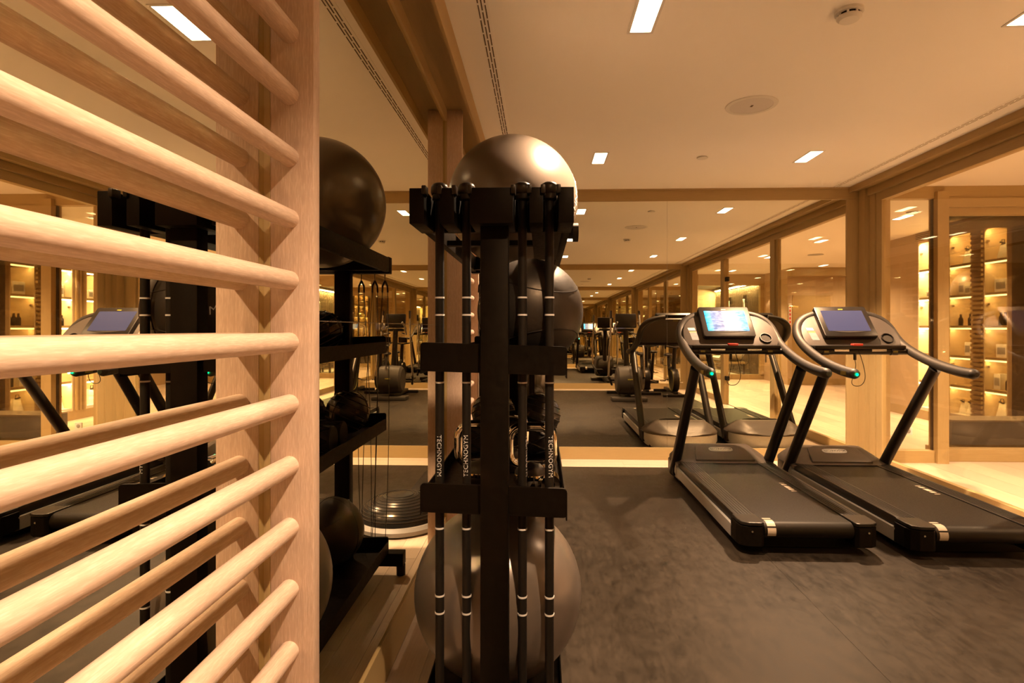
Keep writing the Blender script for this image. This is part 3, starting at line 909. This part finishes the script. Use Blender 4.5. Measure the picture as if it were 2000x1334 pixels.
def slam_ball(c, r, label, tilt=(.35, .2, 1)):
    t = thing('slam_ball', label, 'slam ball', (c[0], c[1], c[2]-r), 'grooved slam balls on the rack')
    B().sphere(c, r, 40, 26).done('ball_skin', M['shine_rub'], t)
    s = B()
    d = Vector(tilt).normalized()
    for h_ in (-.8, -.55, -.28, 0, .28, .55, .8):
        rr = math.sqrt(1-h_*h_)
        pts = [p for p in arc_on(c, r*1.001, d if h_ >= 0 else -d, ring=rr, n=30)]
        s.tube(pts, .0032, 5, False)
    for k in range(2):
        e = Vector((1, .3, 0)) if k else Vector((-.3, 1, 0))
        s.tube(arc_on(c, r*1.001, e - d*e.dot(d), ring=1, n=30), .0026, 5, False)
    s.done('groove', M['dark'], t)
    return t
slam_ball((-.010, 2.93, .972), .112, 'black grooved slam ball on the lower tray, on the room side')
slam_ball((-.245, 2.93, .98), .112, 'black grooved slam ball on the lower tray, on the mirror side', (-.4, .3, 1))
slam_ball((-.06, 3.06, 1.408), .110, 'black grooved slam ball on the middle tray at the far end', (.5, -.2, 1))

def foam_roller(y, z, label):
    t = thing('foam_roller', label, 'foam roller', (-.15, y, z-.062), 'foam rollers on the lower tray')
    r, x0, x1 = .060, -.33, .035
    R = Matrix.Rotation(PI/2, 3, 'Y')
    L_ = x1-x0
    B().lathe([(.044, 0), (r-.004, 0), (r, .005), (r, L_-.005), (r-.004, L_), (.044, L_), (.044, 0)], (x0, y, z), 32, R).done('tube', M['rub_black'], t)
    g = B()
    for sg in (-1, 1):
        for k in range(6):
            pts = []
            for i in range(25):
                f = i/24
                a = sg*f*2.6 + k*PI/3
                pts.append((x0+.01+f*(L_-.02), y+(r+.001)*math.cos(a), z+(r+.001)*math.sin(a)))
            g.tube(pts, .0045, 5)
    g.done('tread', M['shine_rub'], t)
foam_roller(2.50, .922, 'black braided foam roller on the lower tray, nearer the camera')
foam_roller(2.63, .922, 'black braided foam roller on the lower tray, nearer the slam balls')

def kettlebell(x, y, z, w, label):
    t = thing('kettlebell', label, 'kettlebell', (x, y, z), 'kettlebells on the lower tray')
    B().lathe([(.0001, 0), (.042, 0), (.056, .014), (.062, .042), (.054, .072), (.035, .088), (.0001, .092)], (x, y, z), 28).done('bell', M['satin'], t)
    B().lathe([(.050, .0), (.0625, .02), (.0655, .036), (.0625, .05)], (x, y, z+.005), 28).done('chrome_band', M['chrome'], t)
    pts = []
    hw, z0, z1, r = w/2, z+.075, z+.215, .045
    for cx_, cz_, a0 in ((x-hw+r, z0+r, 270), (x-hw+r, z1-r, 180), (x+hw-r, z1-r, 90), (x+hw-r, z0+r, 0)):
        for d in range(0, 91, 15):
            a = math.radians(a0-d)
            pts.append((cx_+r*math.cos(a), y, cz_+r*math.sin(a)))
    pts.append(pts[0])
    B().tube(pts, .0165, 14, False).done('handle', M['chrome'], t)
    g = B()
    for k in range(4):
        g.cyl((x-.03+k*.02, y-.014, z+.14), (x-.03+k*.02, y+.014, z+.14), .006, 8)
    return t
kettlebell(-.035, 2.0, .855, .155, 'chrome handled kettlebell on the lower tray, just past the post')
kettlebell(-.215, 2.0, .862, .155, 'chrome handled kettlebell on the lower tray, on the mirror side of the post')
kettlebell(-.13, 2.24, .858, .135, 'chrome handled kettlebell on the lower tray, behind the other two')
t = thing('steel_dumbbell', 'chrome dumbbell lying on the lower tray at the room side', 'dumbbell', (.035, 2.05, .85))
B().cyl((.035, 1.93, .885), (.035, 2.21, .885), .014, 14).done('grip', M['chrome'], t)
for y in (1.93, 2.15):
    B().cyl((.035, y, .885), (.035, y+.06, .885), .033, 24).done('head', M['chrome'], t)

# resistance tubes hanging from the top rail
for i, (x, dx) in enumerate(((-.345, .03), (-.285, .05), (-.205, -.03), (-.12, .02))):
    y = 3.282
    t = thing('resistance_tube', ['thin black resistance tube at the far end of the rack, closest to the mirror', 'thin black resistance tube at the far end of the rack, second from the mirror',
              'thin black resistance tube at the far end of the rack, third from the mirror', 'thin black resistance tube at the far end of the rack, fourth from the mirror'][i], 'resistance tube', (x, y, 1.74), 'resistance tubes on the rack')
    B().tube([(x, 3.263, 1.752), (x, y, 1.748), (x, y, 1.70)], .004, 6).done('carabiner', M['steel'], t)
    B().tube([(x, y, 1.70), (x-.014, y, 1.67), (x-.016, y, 1.63)], .006, 8).tube([(x, y, 1.70), (x+.014, y, 1.67), (x+.016, y, 1.63)], .006, 8).done('grip', M['satin'], t)
    pts = []
    for k in range(21):
        f = k/20
        pts.append((x-.016-.02*math.sin(f*2.6)+dx*f, y+.01*math.sin(f*3), 1.63-1.55*f))
    for k in range(20, -1, -1):
        f = k/20
        pts.append((x+.016+.025*math.sin(f*2.6)+dx*f, y+.012*math.sin(f*3)+.002, 1.63-1.55*f-(.010 if k == 20 else 0)))
    B().tube(pts, .0021, 5).done('tubing', M['satin'], t)

# bosu and step on the floor behind
t = thing('balance_trainer', 'black half ball balance trainer with white rim on the floor behind the rack', 'balance trainer', (-.24, 4.06, 0))
B().lathe([(.0001, .0), (.29, .0), (.318, .012), (.322, .04), (.305, .062), (.29, .064)], (-.24, 4.06, .003), 56).done('rim', M['bosu'], t)
pr = [(.292*math.cos(a), .06+.165*math.sin(a)) for a in [i*PI/2/14 for i in range(15)]]
pr[-1] = (.0001, pr[-1][1])
B().lathe(pr, (-.24, 4.06, .003), 56).done('dome', M['shine_rub'], t)
g = B()
for k in range(2, 12):
    a = k*PI/2/14
    g.ring((-.24, 4.06, .003+.061+.165*math.sin(a)), .292*math.cos(a)+.0015, .0028, 48, 5)
g.done('ridge', M['dark'], t)
t = thing('step_platform', 'low black step platform on the floor beyond the balance trainer', 'step', (-.38, 4.9, 0))
bx(-.56, -.205, 4.5, 5.12, .06, .12, .012).done('platform_top', M['rub_black'], t)
for y in (4.56, 5.0):
    bx(-.53, -.235, y, y+.07, .0, .06, .006).done('leg', M['satin'], t)

# ================================================================== TREADMILLS
def tread_mill(label):
    CX, CY_ = 1.6, 4.6
    t = thing('treadmill', label, 'treadmill', (CX, CY_, 0.003), 'treadmills facing the back mirror')
    P = lambda x, y, z: (CX+x, y, z)
    # running belt: wraps round the rear roller
    b = B()
    prof = [(5.02, .255), (4.2, .255), (3.46, .255)]
    for k in range(1, 13):
        a = PI/2 + PI*k/12
        prof.append((3.46+.05*math.cos(a), .205+.05*math.sin(a)))
    prof += [(4.2, .155), (5.02, .155)]
    b.prism([P(-.262, y, z) for y, z in prof], (.524, 0, 0))
    belt = b.done('running_belt', M['belt'], t)
    # belt marks
    for (y, w) in ((4.10, .012), (4.145, .03), (4.20, .055), (4.265, .03), (4.305, .012)):
        bx(CX+.195, CX+.232, y-w/2+.0, y+w/2, .2552, .2558).done('belt_mark', M['beige'], belt, False)
    g = B()
    def wrap(y0, y1):
        # band following the rear roller, param in arc length behind the top tangent
        pts = []
        n = 6
        for k in range(n+1):
            s_ = y0+(y1-y0)*k/n
            if s_ <= 0: pts.append((3.46-s_, .2556))
            else:
                a = PI/2+s_/.05
                pts.append((3.46+.0507*math.cos(a), .205+.0507*math.sin(a)))
        return pts
    for y0, y1 in ((-.05, -.032), (-.02, .045), (.055, .105)):
        pts = wrap(y0, y1)
        g.grid([[P(-.245, y, z), P(-.195, y, z)] for y, z in pts])
    g.done('belt_mark', M['beige'], belt, False)
    # side decks with grooves
    for sg in (-1, 1):
        d = bx(CX+sg*.268, CX+sg*.395, 3.50, 4.98, .205, .262, .006) if sg > 0 else bx(CX-.395, CX-.268, 3.50, 4.98, .205, .262, .006)
        dk = d.done('side_deck', M['frame'], t)
        gr = B()
        for k in range(5):
            xx = sg*(.288+k*.019)
            gr.box(CX+xx-.0045, CX+xx+.0045, 3.56, 4.94, .2615, .2640)
        gr.done('grip_ridge', M['rub_black'], dk, False)
        # silver side panel, leaning outward
        q = B()
        pts = [P(sg*.396, 0, .204), P(sg*.413, 0, .202), P(sg*.405, 0, .115), P(sg*.37, 0, .105)]
        q.prism([(p[0], 3.56, p[2]) for p in pts], (0, 1.5, 0))
        q.done('side_panel', M['silver'], t, True)
        # rear end caps
        q = B()
        x0, x1 = (.266, .412)
        out = [(x0, 3.50), (x0, 3.415), (x0+.02, 3.40), (x1-.05, 3.405), (x1-.012, 3.43), (x1, 3.47), (x1, 3.57), (x0, 3.57)]
        q.prism([P(sg*a, y, .118) for a, y in out], (0, 0, .12))
        cap = q.done('rear_cap', M['black'], t, False, .004)
        q = B()
        q.prism([P(sg*(a if a < .4 else a-.006), y-.004, .243) for a, y in out], (0, 0, .021))
        q.done('cap_lid', M['frame'], cap, False, .005)
        q = B()
        q.cyl(P(sg*.34, 3.402, .21), P(sg*.34, 3.396, .21), .006, 10)
        q.done('screw', M['steel'], cap)
        # rear foot
        B().cyl(P(sg*.34, 3.70, 0.0), P(sg*.34, 3.70, .03), .036, 16).cyl(P(sg*.34, 3.70, .03), P(sg*.34, 3.70, .12), .012, 10).done('foot', M['rub_black'], t)
        B().cyl(P(sg*.34, 5.30, 0.0), P(sg*.34, 5.30, .11), .03, 14).done('foot', M['rub_black'], t)
        bx(CX+sg*.33-.03, CX+sg*.33+.03, 3.55, 5.30, .085, .15).done('base_rail', M['black'], t, False)
    bx(CX-.345, CX+.345, 3.52, 5.30, .078, .155).done('deck_light_block', M['black'], t, False)  # added box keeps light from leaking onto the floor beneath the deck
    # front hull (silver skirt) and hood
    def hw(y):
        if y < 5.15: return .418
        f = (y-5.15)/.36
        return .418*(1-f**2.6)**(1/2.2)*.999 if f < 1 else 0
    ys = [4.98+ (5.15-4.98)*i/4 for i in range(5)] + [5.15+.36*(1-(1-i/12)**2) for i in range(1, 12)] + [5.5085]
    outl = [(hw(y), y) for y in ys] + [(-hw(y), y) for y in ys[::-1]]
    q = B()
    n = len(outl)
    lo = [q.bm.verts.new(P(x*.93, 4.98+(y-4.98)*.955, .085)) for x, y in outl]
    mi = [q.bm.verts.new(P(x, y, .15)) for x, y in outl]
    hi = [q.bm.verts.new(P(x*.995, y, .235)) for x, y in outl]
    for a, c_ in ((lo, mi), (mi, hi)):
        for i in range(n): q.bm.faces.new((a[i], a[(i+1) % n], c_[(i+1) % n], c_[i]))
    q.bm.faces.new(lo[::-1]); q.bm.faces.new(hi)
    q.done('front_skirt', M['silver'], t)
    def hz(y):
        K = [(4.90, .266), (4.98, .29), (5.06, .335), (5.13, .362), (5.20, .370), (5.28, .360), (5.37, .325), (5.46, .27), (5.511, .237)]
        for (a, va), (c_, vc) in zip(K, K[1:]):
            if y <= c_:
                f = (y-a)/(c_-a); f = f*f*(3-2*f)*.5+f*.5
                return va+(vc-va)*f
        return K[-1][1]
    rows = []
    yy = [4.90, 4.93] + ys
    for y in yy:
        w = hw(y)*1.002
        row = []
        top = hz(y)
        row.append(P(-w, y, .23))
        for i in range(25):
            s_ = -1+2*i/24
            prof_ = (1-abs(s_)**4.0)
            lim = .66
            k = prof_ if abs(s_) < 2 else 0
            ped = .255
            z = ped*.985+ (max(top-ped, 0))*max(0, min(1, (1-abs(s_))/(1-lim)))**.75 if True else 0
            z = min(z, top) if top > .25 else min(top, z)
            row.append(P(s_*w, y, z))
        row.append(P(w, y, .23))
        rows.append(row)
    q = B(); q.grid(rows)
    rows[0]
    q.done('motor_hood', M['hood'], t, True, 0, 50)
    # raised pod face with badge
    A0, A1 = Vector(P(0, 4.935, .272)), Vector(P(0, 5.16, .366))
    dn = (A1-A0).normalized(); nn = Vector((0, -dn.z, dn.y))
    q = B()
    def pod(x, s_, o=0): return A0 + Vector((x, 0, 0)) + dn*s_ + nn*o
    ou = [(-.255, 0), (.255, 0), (.235, .10), (.215, .20), (.15, .235), (-.15, .235), (-.215, .20), (-.235, .10)]
    q.prism([pod(x, s_, -.02) for x, s_ in ou], nn*.034)
    podo = q.done('pod_cover', M['hood'], t, True, .008)
    q = B()
    q.prism([pod(x*.105, .155+y*.033, .0125) for x, y in [(math.copysign(abs(math.cos(a))**.5, math.cos(a)), math.copysign(abs(math.sin(a))**.7, math.sin(a))) for a in [i*PI/12 for i in range(24)]]], nn*.003)
    bdg = q.done('badge', M['grey_print'], podo, False)
    q = B()
    st = [(-.088, .018), (-.012, .018), (-.012, .023), (.040, .023), (.040, .014), (.088, .014), (.088, -.013), (.055, -.013), (.055, -.020), (-.02, -.020), (-.02, -.014), (-.066, -.014)]
    q.prism([pod(x, .155+y, .0150) for x, y in st], nn*.0012)
    q.done('badge_plate', M['white'], bdg, False)
    lettering('lettering', 'TECHNOGYM', .030, lambda u, v: pod(u, .155+v+.001, .0168), M['dark'], bdg, .95, .0004)
    # uprights
    for sg in (-1, 1):
        B().tube([P(sg*.402, 5.12, .13), P(sg*.402, 4.40, 1.115)], [.046, .042], 20, True, .92, 1.0).done('upright', M['frame'], t)
        bx(CX+sg*.402-.03, CX+sg*.402+.03, 5.03, 5.22, .12, .24, .01).done('upright_socket', M['frame'], t)
    # handrails
    path = [(.12, 4.995, 1.552), (.20, 4.99, 1.545), (.28, 4.98, 1.52), (.345, 4.965, 1.48), (.385, 4.94, 1.43), (.40, 4.90, 1.37), (.402, 4.84, 1.315), (.402, 4.75, 1.265),
            (.402, 4.62, 1.215), (.402, 4.45, 1.165), (.402, 4.28, 1.13), (.402, 4.12, 1.110), (.402, 4.02, 1.105)]
    def smooth(p, it=2):
        for _ in range(it):
            q_ = [p[0]]
            for a, c_ in zip(p, p[1:]):
                a, c_ = Vector(a), Vector(c_)
                q_ += [a*.75+c_*.25, a*.25+c_*.75]
            q_.append(p[-1]); p = q_
        return p
    for sg in (-1, 1):
        pp = smooth([P(sg*x, y, z) for x, y, z in path])
        pp = pp + [Vector(pp[-1])+Vector((0, -.018, -.001)), Vector(pp[-1])+Vector((0, -.030, -.002))]
        rs = [.030 if k < 6 else min(.0365, .030+.001*(k-6)) for k in range(len(pp))]
        rs[-2] = .030; rs[-1] = .015
        hr = B().tube(pp, rs, 18).done('handrail', M['foam'], t)
        e = Vector(pp[-1])
        if sg < 0:
            B().sphere((e.x, e.y-.004, e.z), .0095, 16, 10, (1, .6, 1)).done('green_light', M['green'], hr)
            bx(e.x-.0385, e.x-.034, e.y+.07, e.y+.14, e.z-.011, e.z+.016).done('yellow_badge', M['yellow'], hr, False)
            l = bpy.data.lights.new('indicator', 'POINT'); l.energy = .05; l.color = (.02, 1, .35); l.shadow_soft_size = .008
            o = bpy.data.objects.new('indicator', l); COL.objects.link(o); o.location = (e.x, e.y-.03, e.z); par(o, t)
    # console dash panel
    Q0, Q1 = Vector(P(0, 4.745, 1.270)), Vector(P(0, 4.985, 1.555))
    dd = Q1-Q0; L_ = dd.length; dd.normalize(); dn_ = Vector((0, -dd.z, dd.y))   # dn_ faces the runner
    def dash(x, s_, o=0): return Q0 + Vector((x, 0, 0)) + dd*(s_*L_) + dn_*o
    half = [(.355, 0), (.385, .10), (.395, .30), (.38, .55), (.33, .76), (.26, .90), (.18, .98), (.10, 1.0)]
    half = smooth([Vector((a, c_, 0)) for a, c_ in half], 1)
    ou = [(v[0], v[1]) for v in half] + [(-v[0], v[1]) for v in half[::-1]]
    q = B(); q.prism([dash(x, s_, -.045) for x, s_ in ou], dn_*.05)
    dp = q.done('dash_panel', M['hood'], t, True, .008)
    # holes and ring on the back of the panel
    for (x, s_, r_) in ((.22, .62, .012), (.28, .46, .010), (.30, .30, .007)):
        c_ = dash(x, s_, -.046)
        B().tube([c_, c_-dn_*.003], r_, 10).done('port', M['dark'], dp)
    B().ring(dash(.26, .18, -.05), .035, .006, 20, 6, Matrix.Rotation(math.radians(50), 3, 'X')).done('ring_pull', M['dark'], dp)
    bx(CX-.03, CX+.03, 5.008, 5.012, 1.505, 1.522).done('yellow_badge', M['yellow'], dp, False)
    # screen
    def scr(x, s_, o=0): return dash(x-.018, s_, o)
    def rrect(x0, x1, s0, s1, r, o):
        ps = []
        for cx_, cs, a0 in ((x1-r, s1-r/L_, 0), (x0+r, s1-r/L_, 90), (x0+r, s0+r/L_, 180), (x1-r, s0+r/L_, 270)):
            for d in range(0, 91, 30):
                a = math.radians(a0+d)
                ps.append(scr(cx_+r*math.cos(a), cs+r*math.sin(a)/L_, o))
        return ps
    q = B(); q.prism(rrect(-.215, .215, .19, 1.075, .018, .004), dn_*.045)
    bz = q.done('screen_housing', M['satin'], t, True, .006)
    q = B(); q.prism(rrect(-.172, .172, .345, .945, .004, .0492), dn_*.0012)
    q.done('screen', M['screen_on'], bz, False)
    q = B(); q.prism(rrect(-.02, .02, .972, 1.0, .003, .0492), dn_*.001)
    q.done('yellow_badge', M['yellow'], bz, False)
    q = B()
    lip = [scr(-.15+.3*i/12, .335-.035*math.sin(PI*i/12), .049) for i in range(13)] + [scr(.15-.3*i/12, .335, .049) for i in range(13)]
    q.prism(lip[:13]+[scr(.14, .337, .049), scr(-.14, .337, .049)], dn_*.002)
    q.done('screen_lip', M['dark'], bz, False)
    # warning label, left wing
    q = B(); q.prism([dash(x, s_, .0055) for x, s_ in ((-.325, .17), (-.265, .17), (-.278, .42), (-.338, .42))], dn_*.0012)
    wl_ = q.done('warning_label', M['paper'], dp, False)
    q = B(); q.prism([dash(x, s_, .0062) for x, s_ in ((-.3365, .39), (-.2765, .39), (-.278, .42), (-.338, .42))], dn_*.0012)
    q.done('orange_band', M['orange'], wl_, False)
    q = B(); q.prism([dash(x, s_, .0055) for x, s_ in ((-.34, .45), (-.28, .45), (-.286, .53), (-.345, .53))], dn_*.0012)
    q.done('grey_label', M['grey_print'], dp, False)
    # cup holder, right wing
    c_ = dash(.285, .22, .006)
    rotc = Vector((0, 0, 1)).rotation_difference(dn_).to_matrix()
    B().lathe([(.038, -.01), (.044, .012), (.048, .012), (.050, 0), (.048, -.012)], c_, 24, rotc).done('cup_holder', M['satin'], dp)
    B().lathe([(.0001, .002), (.039, .002), (.039, -.002), (.0001, -.002)], c_, 24, rotc).done('cup_well', M['dark'], dp)
    # ledge, red key, cross bar
    bx(CX-.36, CX+.36, 4.665, 4.785, 1.252, 1.284, .008).done('ledge', M['satin'], t)
    q = B(); q.box(CX-.062, CX+.012, 4.650, 4.70, 1.279, 1.297, .003); q.done('stop_key', M['red'], t)
    cb = B().tube([P(-.40, 4.69, 1.232), P(.40, 4.69, 1.232)], .024, 16).done('cross_bar', M['frame'], t)
    for x0, x1 in ((-.205, -.09), (.09, .205)):
        B().tube([P(x0, 4.681, 1.243), P(x1, 4.681, 1.243)], .0165, 12).done('hand_sensor', M['steel'], cb)
    for sg in (-1, 1):
        B().tube([P(sg*.245, 4.69, 1.232), P(sg*.30, 4.69, 1.232)], .029, 16).done('clamp', M['satin'], cb)
        bx(CX+sg*.272-.018, CX+sg*.272+.018, 4.660, 4.663, 1.226, 1.240).done('yellow_mark', M['yellow'], cb, False)
    # safety clip and cord
    bx(CX-.055, CX-.035, 4.66, 4.675, 1.165, 1.215, .004).done('safety_clip', M['satin'], t)
    pts = [P(-.045, 4.668, 1.17), P(-.04, 4.66, 1.12), P(-.06, 4.655, 1.04), P(-.085, 4.65, .985), P(-.06, 4.65, .955), P(.0, 4.65, .96), P(.035, 4.655, 1.02), P(.02, 4.66, 1.12), P(-.005, 4.665, 1.21), P(-.02, 4.668, 1.25)]
    B().tube(smooth(pts), .0028, 6).done('safety_cord', M['satin'], t)
    # true size: the machine is 4.5 % larger than the drawing above and sits on short feet
    def resize(o):
        for ch in o.children:
            if ch.type == 'MESH':
                for v in ch.data.vertices:
                    v.co = Vector((CX+(v.co.x-CX)*1.045, CY_+(v.co.y-CY_)*1.045, max(v.co.z*1.045-.0639, .0035)))
            elif ch.type == 'LIGHT':
                ch.location = Vector((CX+(ch.location.x-CX)*1.045, CY_+(ch.location.y-CY_)*1.045, ch.location.z*1.045-.0639))
            resize(ch)
    resize(t)
    t.location = (1.672, 4.807, .003)
    return t

def screen_on():
    m = bpy.data.materials.new('lit screen picture'); m.use_nodes = True
    nt = m.node_tree; N = nt.nodes; L = nt.links
    N.remove(N['Principled BSDF'])
    tc = N.new('ShaderNodeTexCoord'); sp = N.new('ShaderNodeSeparateXYZ'); L.new(tc.outputs['Generated'], sp.inputs[0])
    no = N.new('ShaderNodeTexNoise'); no.inputs['Scale'].default_value = 7; no.inputs['Detail'].default_value = 6
    L.new(tc.outputs['Generated'], no.inputs['Vector'])
    cr = N.new('ShaderNodeValToRGB')
    e = cr.color_ramp.elements
    e[0].position = 0; e[0].color = (.05, .45, .75, 1)
    e[1].position = 1; e[1].color = (.25, .45, .9, 1)
    for p, c_ in ((.10, (.25, .75, .95, 1)), (.16, (.30, .32, .42, 1)), (.40, (.45, .36, .38, 1)), (.55, (1.0, .85, .7, 1)), (.70, (1.0, .9, .85, 1)), (.85, (.35, .6, .8, 1))):
        q = e.new(p); q.color = c_
    L.new(sp.outputs[0], cr.inputs[0])
    cr2 = N.new('ShaderNodeValToRGB')
    cr2.color_ramp.elements[0].position = .35; cr2.color_ramp.elements[0].color = (.35, .40, .55, 1)
    cr2.color_ramp.elements[1].position = .62; cr2.color_ramp.elements[1].color = (1.25, 1.25, 1.3, 1)
    L.new(no.outputs['Fac'], cr2.inputs[0])
    mx = N.new('ShaderNodeMix'); mx.data_type = 'RGBA'; mx.blend_type = 'MULTIPLY'; mx.inputs[0].default_value = .8
    L.new(cr.outputs[0], mx.inputs[6]); L.new(cr2.outputs[0], mx.inputs[7])
    em = N.new('ShaderNodeEmission'); em.inputs[1].default_value = .42
    L.new(mx.outputs[2], em.inputs[0]); L.new(em.outputs[0], N['Material Output'].inputs[0])
    return m
M['screen_on'] = screen_on()
M['screen_off'] = mat('idle blue screen', (.02, .02, .03), .12, 0, .12, (.04, .045, .12), .15)
T1 = tread_mill('treadmill with bright white screen, the one closer to the ball rack')
T2 = dup(T1, (2.69, 4.765, .003), 'treadmill with dark blue screen, the one beside the glass wall')
for o in T2.children:
    if o.name.startswith('screen_housing'):
        for c_ in o.children:
            if c_.name.split('.')[0] == 'screen':
                c_.data = c_.data.copy(); c_.data.materials[0] = M['screen_off']

# ================================================================== MACHINES SEEN IN THE MIRRORS
def elliptical(X, Y, label):
    t = thing('elliptical_trainer', label, 'elliptical trainer', (X, Y, 0.003))
    z = .003
    bx(X-.34, X+.34, Y+.15, Y+.45, z, z+.08, .015).done('front_base', M['foam'], t)
    bx(X-.06, X+.06, Y-1.0, Y+.2, z+.02, z+.10, .015).done('spine', M['frame'], t)
    bx(X-.28, X+.28, Y-1.05, Y-.93, z, z+.06, .012).done('rear_base', M['frame'], t)
    R = Matrix.Rotation(PI/2, 3, 'Y')
    B().lathe([(.0001, -.24), (.22, -.24), (.27, -.20), (.285, 0), (.27, .20), (.22, .24), (.0001, .24)], (X, Y+.22, .40), 36, R).done('flywheel_housing', M['foam'], t)
    B().ring((X, Y+.22, .40), .287, .004, 36, 5, R).done('housing_seam', M['dark'], t)
    bx(X-.05, X+.05, Y+.505, Y+.509, .43, .45).done('yellow_badge', M['yellow'], t, False)
    B().tube([(X, Y+.05, .45), (X, Y-.12, 1.38)], [.06, .05], 16).done('column', M['frame'], t)
    B().box(X-.21, X+.21, Y-.15, Y-.08, 1.43, 1.72, .02, Matrix.Rotation(math.radians(15), 3, 'X')).done('console', M['satin'], t)
    B().box(X-.17, X+.17, Y-.20, Y-.10, 1.36, 1.42, .02).done('console_tray', M['satin'], t)
    for s_ in (-1, 1):
        B().tube([(X+s_*.12, Y-.15, 1.32), (X+s_*.24, Y-.05, 1.30), (X+s_*.26, Y+.08, 1.42), (X+s_*.20, Y+.14, 1.55)], .017, 10).done('fixed_grip', M['steel'], t)
        sw = .12*s_
        a = B().tube([(X+s_*.34, Y-.05+sw, .45), (X+s_*.34, Y-.02+sw*.3, 1.0), (X+s_*.31, Y-.12-sw*.4, 1.30), (X+s_*.30, Y-.2-sw*.8, 1.75)], .02, 10).done('moving_arm', M['steel'], t)
        B().tube([(X+s_*.30, Y-.185-sw*.75, 1.62), (X+s_*.30, Y-.2-sw*.8, 1.78)], .025, 10).done('grip', M['foam'], a)
        B().tube([(X+s_*.34, Y-.05+sw, .45), (X+s_*.2, Y-.75, .22)], .025, 10).done('foot_lever', M['frame'], t)
        bx(X+s_*.2-.08, X+s_*.2+.08, Y-.75, Y-.35, .33, .37, .01).done('pedal', M['rub_black'], t)
    return t
elliptical(1.72, .92, 'elliptical trainer with round grey flywheel housing, seen in the back mirror')
def bike(X, Y, label, yellow=True):
    t = thing('exercise_bike', label, 'exercise bike', (X, Y, .003))
    z = .003
    bx(X-.28, X+.28, Y+.42, Y+.50, z, z+.06, .01).done('front_foot', M['frame'], t)
    bx(X-.26, X+.26, Y-.62, Y-.54, z, z+.06, .01).done('rear_foot', M['frame'], t)
    bx(X-.035, X+.035, Y-.6, Y+.46, z+.05, z+.11, .01).done('spine', M['frame'], t)
    R = Matrix.Rotation(PI/2, 3, 'Y')
    fw = B().lathe([(.0001, -.05), (.10, -.05), (.235, -.06), (.25, 0), (.235, .06), (.10, .05), (.0001, .05)], (X, Y+.25, .33), 36, R).done('flywheel', M['satin'], t)
    if yellow:
        B().ring((X-.062, Y+.25, .33), .215, .005, 36, 6, R).ring((X+.062, Y+.25, .33), .215, .005, 36, 6, R).done('yellow_ring', M['yellow'], fw)
    B().tube([(X, Y+.30, .12), (X, Y+.22, .70), (X, Y+.30, 1.02)], .045, 12).done('front_post', M['frame'], t)
    B().tube([(X, Y-.05, .12), (X, Y-.28, .80)], .035, 12).done('seat_post', M['frame'], t)
    B().sphere((X, Y-.32, .84), .12, 24, 14, (.8, 1.15, .35)).done('saddle', M['leather'], t)
    B().tube([(X, Y+.26, .62), (X, Y-.20, .55)], .03, 10).done('top_tube', M['frame'], t)
    for s_ in (-1, 1):
        B().tube([(X, Y+.30, 1.02), (X+s_*.20, Y+.26, 1.05), (X+s_*.24, Y+.36, 1.08), (X+s_*.22, Y+.44, 1.02)], .018, 10).done('handlebar', M['foam'], t)
        B().tube([(X+s_*.07, Y, .33), (X+s_*.09, Y+s_*.15, .30)], .015, 8).done('crank', M['steel'], t)
        bx(X+s_*.15-.05, X+s_*.15+.05, Y+s_*.15-.06, Y+s_*.15+.06, .275, .30, .006).done('pedal', M['chrome'], t)
    B().box(X-.11, X+.11, Y+.34, Y+.37, 1.05, 1.20, .012, Matrix.Rotation(math.radians(15), 3, 'X')).done('display', M['satin'], t)
    return t
bike(2.80, .10, 'exercise bike with yellow ringed flywheel, nearer the glass wall in the mirror')
bike(2.28, -.28, 'black exercise bike standing between elliptical trainer and the yellow ringed bike', False)
